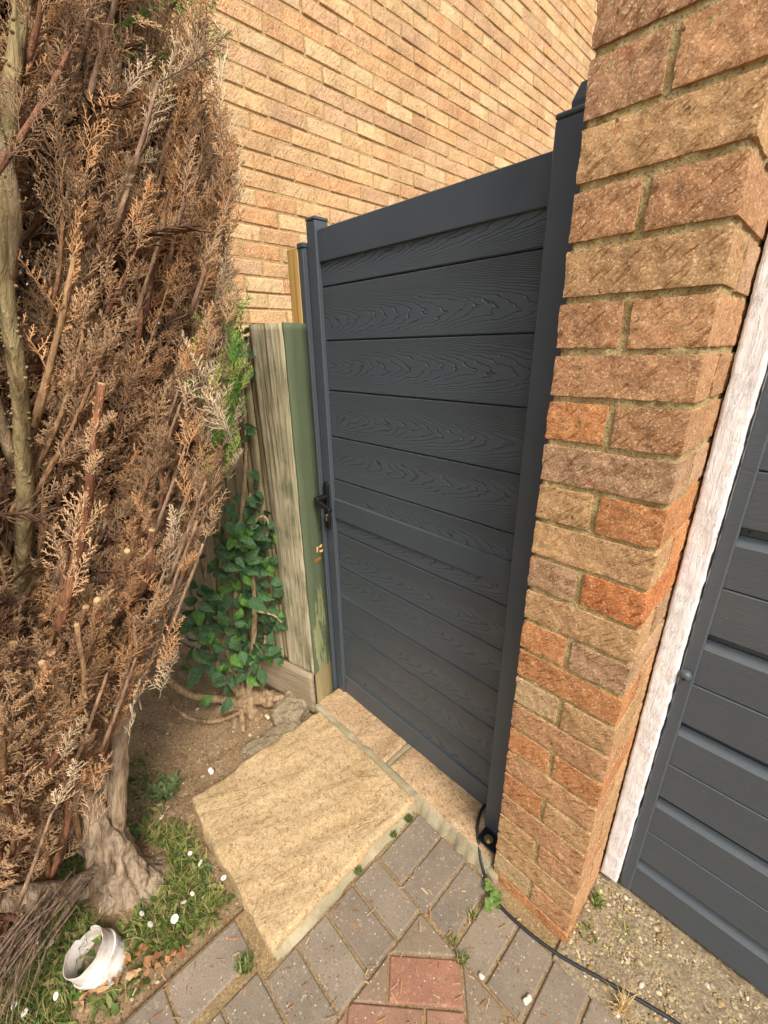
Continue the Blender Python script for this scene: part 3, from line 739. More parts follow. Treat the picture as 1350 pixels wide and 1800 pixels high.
# channel on the fence side, hinge post on the pillar side
ch = thing('gate_channel', 'slim dark grey metal channel between the fence post and the gate', 'door frame', (-.857, .125, .03))
CO = np.array([-.857, .125, .03])
gpart('web', -.8705, -.845, .102, .150, .03, 1.672, parent=ch, org=CO); gpart('lip', -.8445, -.8425, .106, .150, .03, 1.672, b=.0004, parent=ch, org=CO)
gpart('end_cap', -.8718, -.8412, .1005, .1512, 1.673, 1.686, b=.0015, parent=ch, org=CO)
gp = thing('gate_post', 'dark grey metal hinge post squeezed against the brick pillar', 'post', (-.04, .09, .045)); PO = np.array([-.04, .09, .045])
gpart('post', -.078, -.004, .070, .110, .046, 1.732, b=.0025, parent=gp, org=PO)
gpart('post_cap', -.0788, -.0032, .0692, .1108, 1.7325, 1.740, b=.002, parent=gp, org=PO)
m_ = MB(); c = PO
m_.add([(x, y, z) for z in (.05, 1.79) for x, y in ((-.100, .165), (-.004, .165), (-.004, .225), (-.100, .225))]+[(x, y, 1.815) for x, y in ((-.090, .172), (-.008, .172), (-.008, .219), (-.090, .219))],
       [(0, 1, 5, 4), (1, 2, 6, 5), (2, 3, 7, 6), (3, 0, 4, 7), (4, 5, 9, 8), (5, 6, 10, 9), (6, 7, 11, 10), (7, 4, 8, 11), (8, 9, 10, 11)])
m_.build('rear_post', M['anthracite'], gp, False, tuple(-PO))
fp = gpart('foot_plate', -.072, -.014, .022, .070, .0475, .0525, 'black', .0015, gp, PO)
m_ = MB(); m_.add(*tube([(0, 0, 0), (0, 0, .006)], .0085, 6)); m_.add(*tube([(0, 0, .006), (0, 0, .009)], .0045, 10)); m_.build('bolt', M['brass'], fp, False, (-.002, -.003, .0025))
m_ = MB(); m_.add(*tube([(0, 0, 0), (0, 0, .0015)], .0125, 16)); m_.build('washer', M['steel'], fp, False, (-.002, -.003, .0025))

# ------------------------------------------------------------------ garage door and its white frame
fr = thing('door_frame', 'white painted timber garage door frame with cracked peeling paint', 'door frame', (.23, .241, 0))
def jamb(x0, x1, y0, y1, z0, z1, seed):
    V, F = rough_block(x1-x0, y1-y0, z1-z0, (8, 8, 300 if z1-z0 > 1 else 6), .003, .0012, 40, seed, .0009, 200)
    mb = MB(); mb.add(V, F); return mb.build('jamb', M['white_paint'], fr, True, ((x0+x1)/2-.23, (y0+y1)/2-.23, (z0+z1)/2))
jamb(.2115, .254, .197, .29, .022, 2.06, 4); jamb(2.302, 2.345, .197, .29, .022, 2.06, 6)
V, F = rough_block(2.046, .093, .05, (120, 6, 5), .003, .002, 40, 9); mb = MB(); mb.add(V, F); mb.build('head', M['white_paint'], fr, True, (1.278-.23, .2435-.23, 2.036))
gd = thing('garage_door', 'dark grey garage door of horizontal painted boards', 'garage door', (1.28, .241, .012)); DO = np.array([1.28, .23, .012])
gpart('backing', .259, 2.297, .238, .258, .012, 2.005, 'garage', 0, gd, DO)
gpart('stile', .2585, .2835, .2125, .2375, .012, 2.005, 'garage', .003, gd, DO); gpart('stile', 2.2725, 2.2975, .2125, .2375, .012, 2.005, 'garage', .003, gd, DO)
def gboard(z0, z1, chamf):
    """board whose top edge slopes back into the recess above"""
    yb, yf = .2378, .2155; b = .0022
    prof = [(yb, z0), (yf+b, z0), (yf, z0+b), (yf, z1-(.017 if chamf else b)), (yb-.006 if chamf else yf+b, z1), (yb, z1)]
    x0, x1 = .2838, 2.272; V = [(x, p[0], p[1]) for x in (x0, x1) for p in prof]; k = len(prof)
    F = [(i, k+i, k+(i+1) % k, (i+1) % k) for i in range(k)]+[tuple(range(k)), tuple(range(k, 2*k))[::-1]]
    mb = MB(); mb.add(np.array(V)-DO, F); return mb.build('board', M['garage'], gd)
# recess lower edges and thin seams, bottom to top
rec = [.126+.2335*i for i in range(8)]; zprev = .012
for i, zr in enumerate(rec):
    if i == 0: gboard(.014, zr, True)
    else:
        mid = (rec[i-1]+.020+zr)/2
        gboard(rec[i-1]+.020, mid-.001, False); gboard(mid+.001, zr, True)
    for xr in (.297, .327, .60, .90):
        mb = MB(); v = IV.copy()*np.array([.0032, .003, .0032]); mb.add(v+np.array([xr, .2375, zr+.008])-DO, IF); mb.build('rivet', M['garage'], gd, True)
gboard(rec[-1]+.020, 2.003, False)
mb = MB(); v, f = IV, IF
Vk, Fk = rough_block(.024, .022, .024, (8, 8, 8), .0115, 0, 1, 1); mb.add(Vk, Fk)
kn = mb.build('knob', M['garage'], gd, True, tuple(np.array([.268, .203, .742])-DO))
mb = MB(); mb.add(*tube([(0, -.0118, -.004), (0, -.0100, -.004)], .0030, 10)); mb.build('hole', M['black'], kn)
# ------------------------------------------------------------------ fence
FA = math.atan2(.25, 1.0)
fd = np.array([-math.cos(FA), -math.sin(FA)])
fence = thing('wooden_fence', 'weathered upright board fence with a green painted end face', 'fence', (-.826, 0, 0)); fence.rotation_euler = (0, 0, FA)
# local x runs to the left as negative; local y is depth
def fpart(name, x0, x1, y0, y1, z0, z1, mat, col=(1, 1, 1), b=.002, seed=0, rough=True, parent=fence):
    nx = max(2, int(abs(x1-x0)/.012)); nz = max(2, int((z1-z0)/.02)); 
    if rough:
        V, F = rough_block(abs(x1-x0), y1-y0, z1-z0, (nx, 3, nz), min(b, (y1-y0)*.4), .0012, 16, seed, .0006, 120)
        mb = MB(); mb.add(V, F)
    else:
        mb = MB(); mb.add(*cbox(-(x1-x0)/2, (x1-x0)/2, -(y1-y0)/2, (y1-y0)/2, -(z1-z0)/2, (z1-z0)/2, b))
    return mb.build(name, M[mat], parent, rough, ((x0+x1)/2, (y0+y1)/2, (z0+z1)/2), color=col)
pst = fpart('post', -.142, -.003, .026, .098, -.04, 1.462, 'old_wood', (1, 1, 1), .003, 3)
pst['label'] = 'old square fence post'
end = fpart('end_face', -.0028, .0045, .001, .0985, .008, 1.470, 'green_paint', seed=5, b=.0012); end['label'] = 'green painted end face with paint worn near the foot'
mb = MB(); mb.add(*rough_block(.0022, .032, .032, (3, 8, 8), .0008, .002, 60, 3)); mb.build('chipped_patch', M['chip'], end, False, (.0030, .031, -.028))
mb = MB(); mb.add(*rough_block(.0024, .040, .012, (3, 10, 5), .0008, .0015, 60, 7)); mb.build('rusty_hole', M['rust'], end, False, (.0030, .014, -.067))
ed = [0, .098, .172, .212, .258, .318]+[.318+.062*i for i in range(1, 16)]
fk = random.Random(2)
for i in range(len(ed)-1):
    a, b_ = ed[i], ed[i+1]; t = fk.uniform(.85, 1.12)
    mat = 'old_wood' if i == 0 else 'plank_wood'
    yo = 0.0 if i == 0 else .006+.005*(i % 2)
    x0 = -b_-(.045 if i == 0 else .004); 
    fpart('board', x0 if i else -.142, -a-.0035, yo, yo+.020, .19 if i else .185, (1.470 if i == 0 else 1.44-fk.uniform(0, .02)), mat, (t, t*.98, t*.95), .003, 20+i)
fpart('gravel_board', -1.30, -.004, -.020, -.001, .0, .197, 'gravel_wood', (1, 1, 1), .003, 61)
fpart('rail', -1.30, -.145, .031, .075, 1.15, 1.23, 'plank_wood', (.9, .9, .9), .003, 71); fpart('rail', -1.30, -.145, .031, .075, .35, .43, 'plank_wood', (.9, .9, .9), .003, 72)
mb = MB(); mb.add(*cbox(-.028, .028, -.025, .025, -.85, .85, .0015)); mb.build('timber_batten', M['new_wood'], None, False, (-.9005, .127, .828), color=(1, 1, 1), label='fresh yellow timber upright rising behind the green fence end', cat='timber')

# ------------------------------------------------------------------ cable
P_ = catmull([(-.110, .140, .052), (-.104, .090, .058), (-.085, .045, .056), (-.050, .008, .030), (-.018, -.016, .009), (.030, -.046, .006), (.105, -.050, .006), (.205, -.036, .007), (.30, -.006, .009), (.385, .022, .009), (.46, .040, .009), (.62, .050, .009), (.95, .02, .009)], 10)
mb = MB(); mb.add(*tube(P_, .0042, 10)); mb.build('cable', M['rubber'], None, True, label='thin black cable running from the gate post across the ground', cat='cable')

# ------------------------------------------------------------------ conifer
TB = np.array([-.72, -.75, 0.0])
tree = thing('conifer_tree', 'large half dead conifer with brown pruned branches left of the fence', 'tree', tuple(TB))
bmk = MB()
def bark_tube(P, r, k, col, seed, noise=.22, nf=22, store=None):
    V, F = tube(P, r, k, noise, nf, seed, True, .3)
    (store or bmk).add(V-TB, F, 0, col)
def lin(a, b, n): return np.linspace(a, b, n)
P_ = catmull([(-.675, -.715, -.06), (-.690, -.735, .04), (-.715, -.755, .14), (-.735, -.765, .26), (-.765, -.775, .42), (-.80, -.80, .62), (-.83, -.83, .9)], 16)
bark_tube(P_, np.interp(np.linspace(0, 1, len(P_)), [0, .12, .25, .45, 1], [.084, .066, .054, .046, .032]), 64, (.31, .24, .17), 3, .34, 48)
for pts, r0, r1, cc in [
    ([(-.69, -.73, .05), (-.62, -.69, -.005), (-.55, -.64, -.035)], .042, .016, (.34, .27, .195)),
    ([(-.70, -.74, .05), (-.66, -.82, .0), (-.64, -.88, -.04)], .036, .016, (.34, .27, .195)),
    ([(-.71, -.755, .13), (-.66, -.82, .165), (-.65, -.90, .24), (-.68, -1.02, .36), (-.72, -1.2, .56)], .030, .018, (.26, .195, .14)),
    ([(-.725, -.745, .16), (-.73, -.70, .30), (-.745, -.66, .44), (-.78, -.60, .62), (-.82, -.54, .85)], .026, .016, (.33, .25, .17)),
    ([(-.735, -.735, .20), (-.75, -.715, .32), (-.77, -.69, .46), (-.80, -.66, .60)], .016, .012, (.34, .26, .17))]:
    P_ = catmull(pts, 7); bark_tube(P_, lin(r0, r1, len(P_)), 24, cc, 8, .28, 55)
# the two leaders with greenish bark nearest the lens
kn = random.Random(4)
def leader(pts, r0, r1, col, seed):
    P_ = catmull(pts, 9); r = lin(r0, r1, len(P_)); bark_tube(P_, r, 14, col, seed, .12, 40)
    for i in range(3, len(P_)-1):                      # stub scars
        for q in range(3):
            d = np.array([kn.uniform(-1, 1), kn.uniform(-1, 1), kn.uniform(-.1, .5)]); d /= np.linalg.norm(d)
            b = P_[i]+np.array([0, 0, kn.uniform(-.01, .01)])+d*r[i]*.8
            V, F = tube([b, b+d*r[i]*.42], [r[i]*.30, r[i]*.16], 6); bmk.add(V-TB, F, 0, tuple(np.array(col)*1.15))
leader([(-.84, -.86, .45), (-.76, -.78, .80), (-.66, -.715, 1.05), (-.60, -.672, 1.25), (-.58, -.652, 1.37), (-.57, -.641, 1.463), (-.56, -.620, 1.568), (-.56, -.598, 1.642), (-.55, -.565, 1.743), (-.55, -.528, 1.845), (-.55, -.49, 1.98)], .0145, .009, (.25, .20, .105), 5)
leader([(-.565, -.632, 1.50), (-.55, -.60, 1.60), (-.545, -.60, 1.74), (-.54, -.595, 1.90), (-.54, -.575, 2.05)], .009, .007, (.24, .18, .11), 7)
leader([(-.62, -.69, 1.22), (-.58, -.69, 1.42), (-.575, -.675, 1.56), (-.57, -.66, 1.75), (-.57, -.65, 2.0)], .010, .008, (.23, .17, .105), 9)
bmk.build('trunk', M['bark'], tree, True)

# crown envelope: half-width towards +y as a function of height (x = -0.7 section)
EZ = [.20, .27, .45, .60, .73, .80, .95, 1.10, 1.29, 1.47, 1.56, 1.74, 1.85, 1.95, 2.02, 2.5]
EY = [-.90, -.82, -.73, -.655, -.57, -.485, -.40, -.295, -.250, -.205, -.190, -.145, -.15, -.18, -.235, -.32]
def y_right(x, z): return np.interp(z, EZ, EY) + (-(x+.7))*.42*np.clip((z-.3)/.8, 0, 1)
CXc, CYc = -.86, -1.0
def x_near(y, z):
    h = np.clip((z-.22)/.7, 0, 1); w = np.maximum(y_right(-.7, z)-CYc, .05)
    t = np.clip((y-CYc)/w, -1, 1)
    return CXc + (.16+.26*h)*np.sqrt(np.maximum(1-t*t, 0.0))
def spray_variant(seed, L=.16, dens=15, wid=.055, low=False, th=.78):
    """flat dead spray: axis, alternate branchlets, tiny side twigs; x forward, y sideways"""
    r = random.Random(seed); segs = []
    ax = [np.array([0, 0, 0.])]; d = np.array([1., 0, 0])
    for i in range(5):
        d = d+np.array([0, r.uniform(-.22, .22), r.uniform(-.22, .22)]); d /= np.linalg.norm(d); ax.append(ax[-1]+d*L/5)
    for i in range(5): segs.append((ax[i], ax[i+1], .0027*(1-.09*i), .0027*(1-.09*(i+1)), 0))
    for i in range(dens):
        t = .12+.86*i/dens+r.uniform(-.02, .02); f = t*5; k = min(4, int(f)); b = ax[k]+(ax[k+1]-ax[k])*(f-k)
        side = 1 if i % 2 else -1; l = wid*(1.15-.70*t)*r.uniform(.55, 1.25); a = R(r.uniform(24, 50))
        if r.random() < .12: continue
        dd = np.array([math.cos(a), side*math.sin(a), r.uniform(-.35, .35)]); m_ = b+dd*l*.55; dd2 = dd+np.array([.4, 0, r.uniform(-.4, .2)]); e = m_+dd2/np.linalg.norm(dd2)*l*.5
        segs.append((b, m_, .0021, .0020, 1)); segs.append((m_, e, .0020, .0013, 2))
        for j in range(0 if low else 6):
            s = .15+.78*j/6+r.uniform(-.05, .05); bb = b+(m_-b)*(s/.55) if s < .55 else m_+(e-m_)*((s-.55)/.45)
            sd = side*(1 if j % 2 else -1); a2 = a*side+sd*R(r.uniform(25, 55)); ll = l*r.uniform(.18, .38)*(1.1-.5*s)
            dv = np.array([math.cos(a2), math.sin(a2), r.uniform(-.5, .5)]); segs.append((bb, bb+dv*ll, .0019, .0012, 2))
    V, F, K, J = [], [], [], []
    for (a, b, r0, r1, kind) in segs:
        r0 *= th; r1 *= th; jj = r.uniform(.62, 1.32)
        t = b-a; t = t/(np.linalg.norm(t)+1e-9); u = np.cross(t, (0, 0, 1.)); u = u/(np.linalg.norm(u)+1e-9) if np.linalg.norm(u) > 1e-3 else np.array([0, 1., 0]); w = np.cross(t, u)
        n0 = len(V)
        for p, rr in ((a, r0), (b, r1)):
            for q in range(3):
                an = 2.094*q; V.append(p+(u*math.cos(an)+w*math.sin(an))*rr); K.append(kind); J.append(jj)
        for q in range(3): F += [(n0+q, n0+(q+1) % 3, n0+3+(q+1) % 3), (n0+q, n0+3+(q+1) % 3, n0+3+q)]
        F.append((n0+3, n0+4, n0+5))
    return np.array(V), np.array(F), np.array(K), np.array(J)
VAR = bpy.data.collections.new('spray_variants')        # shapes for the crown's geometry nodes, not part of the scene itself
KF = np.array([(.62, .62, .64), (.86, .86, .87), (1.22, 1.20, 1.16)])
def keep_variant(i, data):
    V, F, K, J = data; me = npmesh('spray_%02d' % i, V, F, M['spray'], KF[K]*J[:, None]); VAR.objects.link(bpy.data.objects.new('spray_%02d' % i, me))
NS, NL = 18, 4
for i_ in range(NS): keep_variant(i_, spray_variant(i_, L=random.Random(i_).uniform(.11, .21), dens=random.Random(i_+9).choice([15, 18, 22]), wid=random.Random(i_+3).uniform(.036, .056), th=random.Random(i_+5).uniform(.52, .70)))
for i_ in range(NL): keep_variant(NS+i_, spray_variant(i_+40, L=.20, dens=18, wid=.06, low=True, th=1.0))
class Cloud:
    def __init__(s): s.P = []; s.R = []; s.S = []; s.I = []; s.C = []
    def put(s, var, pos, fwd, up, sc, col):
        fwd = fwd/np.linalg.norm(fwd); sd = np.cross(up, fwd); sd /= np.linalg.norm(sd)+1e-9; up2 = np.cross(fwd, sd)
        s.P.append(np.asarray(pos)-TB); s.R.append(Matrix(np.stack([fwd, sd, up2], 1).tolist()).to_euler()[:]); s.S.append(sc); s.I.append(var); s.C.append(col)
    def build(s, name, parent):
        n = len(s.P); me = bpy.data.meshes.new(name); me.vertices.add(n); me.vertices.foreach_set('co', np.array(s.P, np.float32).ravel())
        me.attributes.new('rot', 'FLOAT_VECTOR', 'POINT').data.foreach_set('vector', np.array(s.R, np.float32).ravel())
        me.attributes.new('sc', 'FLOAT', 'POINT').data.foreach_set('value', np.array(s.S, np.float32))
        me.attributes.new('vi', 'INT', 'POINT').data.foreach_set('value', np.array(s.I, np.int32))
        me.attributes.new('ptint', 'FLOAT_VECTOR', 'POINT').data.foreach_set('vector', np.array(s.C, np.float32).ravel())
        me.materials.append(M['spray']); me.update()
        o = link(name, me, parent, kind='stuff'); md = o.modifiers.new('sprays', 'NODES'); md.node_group = GN
        return o
GN = bpy.data.node_groups.new('sprays', 'GeometryNodeTree')
GN.interface.new_socket('Geometry', in_out='INPUT', socket_type='NodeSocketGeometry'); GN.interface.new_socket('Geometry', in_out='OUTPUT', socket_type='NodeSocketGeometry')
gi = GN.nodes.new('NodeGroupInput'); go = GN.nodes.new('NodeGroupOutput'); ip = GN.nodes.new('GeometryNodeInstanceOnPoints'); ci = GN.nodes.new('GeometryNodeCollectionInfo')
ci.inputs['Collection'].default_value = VAR; ci.inputs['Separate Children'].default_value = True; ci.inputs['Reset Children'].default_value = True
ip.inputs['Pick Instance'].default_value = True
def named(nm, typ):
    x = GN.nodes.new('GeometryNodeInputNamedAttribute'); x.data_type = typ; x.inputs[0].default_value = nm; return x.outputs[0]
GN.links.new(gi.outputs[0], ip.inputs['Points']); GN.links.new(ci.outputs[0], ip.inputs['Instance']); GN.links.new(named('vi', 'INT'), ip.inputs['Instance Index'])
GN.links.new(named('rot', 'FLOAT_VECTOR'), ip.inputs['Rotation']); GN.links.new(named('sc', 'FLOAT'), ip.inputs['Scale']); GN.links.new(ip.outputs[0], go.inputs[0])
tk = np.random.default_rng(21)
BROWN = [np.array((.345, .215, .12)), np.array((.265, .16, .092)), np.array((.37, .20, .095)), np.array((.40, .30, .195)), np.array((.105, .058, .034))]  # last brown is darkened: shade of the crown's interior put into the colour
GREEN = [np.array((.10, .23, .04)), np.array((.32, .36, .09))]
stems = MB(); cl = Cloud(); cuts = MB()
def put_stem(P, r0, r1, col, cut=False, k=6):
    r = lin(r0, r1, len(P)); V, F = tube(P, r, k, .18, 60, int(tk.integers(99)), cap=True); stems.add(V-TB, F, 0, col)
    if cut:
        d = P[-1]-P[-2]; d = d/np.linalg.norm(d); V, F = tube([P[-1]-d*.002, P[-1]+d*.0018], [r1*1.06, r1*.9], 8); cuts.add(V-TB, F)
def up_dir(pos, lean=.0):
    """the way branches point here: up, fanning out from the trunk axis"""
    o = np.array([pos[0]-CXc, pos[1]-CYc, 0]); o = o/(np.linalg.norm(o)+.15)
    d = np.array([0, 0, 1.])+o*(.45+lean)+tk.normal(0, .16, 3); return d/np.linalg.norm(d)
def plume(tip, d, L, pal, cut, thick, n_, face, spread=.62):
    """one rising branch with sprays set along it like a feather"""
    P0 = tip-d*L-np.array([.05, .05, 0])*tk.uniform(.2, 1.0)
    P_ = catmull([P0, tip-d*L*.5+tk.normal(0, .012, 3), tip], 6)
    cc = np.array([(.24, .115, .065), (.27, .155, .085), (.20, .10, .062), (.30, .19, .10)][tk.integers(4)])
    put_stem(P_, thick*1.4, thick*(.9 if cut else .4), cc, cut)
    side = np.cross(face, d); side /= np.linalg.norm(side)
    for j in range(n_):
        t = .12+.86*(j+tk.uniform(-.3, .3))/n_; f = np.clip(t, 0, .999)*(len(P_)-1); k_ = int(f); b = P_[k_]+(P_[k_+1]-P_[k_])*(f-k_)
        sg = 1 if j % 2 else -1
        fw = d+side*sg*spread*tk.uniform(.5, 1.2)*(1.1-.6*t)+face*tk.normal(0.12, .22); sc = tk.uniform(.42, .88)*(1.1-.45*t)
        e = b+fw/np.linalg.norm(fw)*.15*sc
        if e[1] > y_right(e[0], e[2])+.02: continue
        cl.put(int(tk.integers(NS)), b, fw, face+tk.normal(0, .35, 3), sc, pal*tk.uniform(.88, 1.12))
    if not cut: cl.put(int(tk.integers(NS)), P_[-2], d, face+tk.normal(0, .3, 3), tk.uniform(.5, .8), pal)
for i in range(720):
    z = tk.uniform(.36, 2.40); yr = float(y_right(-.7, z)); y = tk.uniform(-1.04, yr-.02) if tk.random() < .9 else tk.uniform(-1.4, -1.0)
    if i > 590: z = tk.uniform(.38, .98); y = tk.uniform(-1.08, min(-.62, float(y_right(-.7, z))))
    dep = abs(tk.normal(0, .10)); x = float(x_near(y, z))-dep
    y = min(y, float(y_right(x, z))-.015)
    if z < .5 and y > -.80: continue
    if z > 1.10 and -.80 < y < -.56 and x > -.66: x -= .14
    tip = np.array([x, y, z]); d = up_dir(tip, .10 if z < 1 else 0)+np.array([0, .10, 0]); d /= np.linalg.norm(d)
    cut = z < 1.40 and dep < .13 and tk.random() < .55
    thick = tk.uniform(.0045, .0080) if cut else tk.uniform(.0028, .0052)
    face = np.array([1., -.25, .15])+tk.normal(0, .30, 3); face /= np.linalg.norm(face)
    pal = BROWN[[0, 0, 1, 1, 2, 2, 0, 3 if y > -.5 else 0][tk.integers(8)]]*tk.uniform(.72, 1.2)
    plume(tip, d, tk.uniform(.24, .46), pal, cut, thick, int(tk.integers(9, 14)), face, .44)
for i in range(34):
    z = tk.uniform(.9, 2.3); y = tk.uniform(-1.1, float(y_right(-.8, z))-.06); x = float(x_near(y, z))-tk.uniform(.05, .2)
    tip = np.array([x, y, z]); d = up_dir(tip)+np.array([0, .08, 0]); L = tk.uniform(.5, .9)
    bs = tip-d*L; bs[:2] = bs[:2]*.35+np.array([-.84, -.86])*.65; bs[2] = max(bs[2], .62)
    put_stem(catmull([bs, (bs+tip)/2+np.array([-.02, -.02, -.04])+tk.normal(0, .015, 3), tip], 8), tk.uniform(.006, .010), .006, np.array([(.16, .088, .055), (.19, .115, .075), (.22, .15, .09)][tk.integers(3)]), False, 8)
# fringe of tips along the outline towards the house wall
for i in range(460):
    z = tk.uniform(.55, 2.3); x = tk.uniform(-.98, -.52); y = float(y_right(x, z))-abs(tk.normal(0, .045))-.015
    b = np.array([x, y, z]); fw = np.array([0.05, .42, 1.])+tk.normal(0, .25, 3); sc = tk.uniform(.5, .95)
    b = b-fw/np.linalg.norm(fw)*.13*sc
    upv = np.array([1., -.3, .2])+tk.normal(0, .4, 3)
    cl.put(int(tk.integers(NS)), b, fw, upv, sc, BROWN[int(tk.integers(0, 4))]*tk.uniform(.9, 1.15))
    if i % 3 == 0: put_stem(catmull([b-np.array([.05, .10, .22]), b-np.array([.02, .04, .09]), b], 3), .005, .0025, (.30, .20, .135))
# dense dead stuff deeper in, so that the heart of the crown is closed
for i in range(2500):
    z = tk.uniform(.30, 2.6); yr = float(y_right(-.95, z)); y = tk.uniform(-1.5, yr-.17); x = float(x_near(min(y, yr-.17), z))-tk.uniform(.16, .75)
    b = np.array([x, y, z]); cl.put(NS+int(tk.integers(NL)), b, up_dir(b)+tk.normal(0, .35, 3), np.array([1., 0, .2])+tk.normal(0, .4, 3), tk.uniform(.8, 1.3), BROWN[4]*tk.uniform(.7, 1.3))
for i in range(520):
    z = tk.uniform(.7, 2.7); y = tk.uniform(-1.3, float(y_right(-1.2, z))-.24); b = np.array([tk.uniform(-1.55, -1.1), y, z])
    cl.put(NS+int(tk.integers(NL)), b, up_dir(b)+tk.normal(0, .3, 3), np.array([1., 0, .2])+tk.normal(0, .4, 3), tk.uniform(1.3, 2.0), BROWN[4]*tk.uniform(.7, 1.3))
# long bare drooping twigs low on the left
for i in range(46):
    a = np.array([-.58+tk.normal(0, .02), -.86+tk.normal(0, .03), .27+tk.normal(0, .02)]); e = np.array([-.50+tk.normal(0, .04), -1.06+tk.normal(0, .06), .15+tk.normal(0, .05)])
    put_stem(catmull([a, (a+e)/2+np.array([.0, 0, .03]), e], 3), .0028, .0012, (.17, .12, .085), k=4)
crown = cl.build('crown', tree)
stems.build('branches', M['bark'], tree, True, kind='stuff')
cuts.build('cut_ends', M['cut_wood'], tree, kind='stuff')
# the living green tuft by the fence and green sprigs high up
gc = Cloud()
for i in range(120):
    z = tk.uniform(1.12, 1.53); x = tk.uniform(-.76, -.62); y = float(y_right(x, z))-tk.uniform(-.015, .055)*(1.6 if 1.3 < z < 1.5 else 1)
    fw = np.array([0.1, .12, 1.])+tk.normal(0, .25, 3); sc = tk.uniform(.35, .6)
    gc.put(int(tk.integers(NS)), np.array([x, y, z-.05]), fw, np.array([1., -.3, .1])+tk.normal(0, .4, 3), sc, GREEN[int(tk.random() < .45)]*tk.uniform(.8, 1.2) if tk.random() < .75 else BROWN[3])
for c0, n_ in (((-.78, -.22, 2.05), 22), ((-.76, -.345, 1.90), 14), ((-.80, -.25, 2.08), 10)):
    for i in range(n_):
        b = np.array(c0)+tk.normal(0, .035, 3); gc.put(int(tk.integers(NS)), b, np.array([.3, .3, .3])+tk.normal(0, .5, 3), np.array([1., 0, .3]), tk.uniform(.4, .7), GREEN[0]*tk.uniform(.8, 1.2))
gc.build('green_foliage', tree)

# ------------------------------------------------------------------ climbing shrub at the fence
IB = np.array([-1.07, -.20, .0])
ivy = thing('climbing_shrub', 'dark green climber with gnarled roots growing up the fence boards', 'shrub', tuple(IB))
sm = MB()
def ist(pts, r0, r1, k=8, col=(.34, .25, .15), n_=.34):
    P_ = catmull(pts, 9); V, F = tube(P_, lin(r0, r1, len(P_)), k*2, n_, 55, int(tk.integers(90))); sm.add(V-IB, F, 0, col); return P_
rc = (.33, .235, .14)
ist([(-1.13, -.30, -.02), (-1.07, -.25, .035), (-1.03, -.19, .055), (-1.01, -.13, .035), (-.99, -.085, .0)], .028, .030, 12, rc)
ist([(-1.05, -.21, .05), (-1.01, -.20, .02), (-.985, -.18, -.02)], .030, .022, 10, rc); ist([(-1.07, -.24, .03), (-1.02, -.27, .0), (-1.0, -.29, -.03)], .014, .011, 8, rc)
ist([(-1.06, -.22, .04), (-.99, -.25, .005), (-.97, -.26, -.03)], .013, .010, 8, rc)
ist([(-1.04, -.16, .05), (-.97, -.10, .04), (-.945, -.055, .05), (-.93, -.02, .02)], .017, .012, 8, rc)
ist([(-1.05, -.21, .05), (-1.08, -.30, .10), (-1.12, -.40, .18), (-1.18, -.46, .30)], .018, .010, 8, rc); ist([(-1.02, -.22, .03), (-1.04, -.33, .04), (-1.08, -.42, .10), (-1.14, -.47, .20)], .008, .006, 8, rc)
IST = [ist(p, .013, .004) for p in (
    [(-1.06, -.20, .05), (-1.09, -.19, .20), (-1.08, -.17, .45), (-1.06, -.13, .72), (-1.03, -.08, .98), (-1.02, -.055, 1.2), (-1.02, -.055, 1.42)],
    [(-1.05, -.19, .05), (-1.05, -.15, .22), (-1.02, -.12, .45), (-1.02, -.10, .72), (-1.03, -.07, .92)],
    [(-1.07, -.21, .05), (-1.10, -.27, .25), (-1.09, -.28, .48), (-1.07, -.25, .70)],
    [(-1.05, -.20, .05), (-1.04, -.14, .16), (-1.01, -.11, .28), (-1.0, -.10, .34)],
    [(-1.06, -.20, .06), (-1.12, -.22, .3), (-1.12, -.2, .6), (-1.10, -.16, .85)])]
for q in ([(-1.02, -.09, .80), (-.985, -.06, .84), (-.96, -.05, .82), (-.975, -.06, .74)], [(-1.05, -.12, .70), (-1.0, -.07, .66), (-.97, -.045, .63)], [(-1.02, -.11, .45), (-.99, -.06, .42), (-.955, -.05, .40)]): IST.append(ist(q, .006, .003, 6, (.42, .31, .19)))
sm.build('stems', M['bark'], ivy, True)
def leaf_mesh(seed):
    r = random.Random(seed); n_ = 7; V = []; F = []
    for i in range(n_+1):
        t = i/n_; w = .29*math.sin(math.pi*min(1, t**.82))*(1.05-.25*t)+(.006 if 0 < i < n_ else 0); zc_ = .10*math.sin(t*math.pi)*r.uniform(.6, 1.2)-.16*t*t
        for s in (-1, -.5, 0, .5, 1): V.append((t, s*w, zc_+.16*abs(s)*w*2+r.uniform(-.008, .008)))
    for i in range(n_):
        for j in range(4): F.append((i*5+j, (i+1)*5+j, (i+1)*5+j+1, i*5+j+1))
    mb = MB(); mb.add(V, F); return mb.mesh('leaf', M['leaf'], True)
LM = [leaf_mesh(s) for s in range(5)]
lk = np.random.default_rng(5)
nl = 0
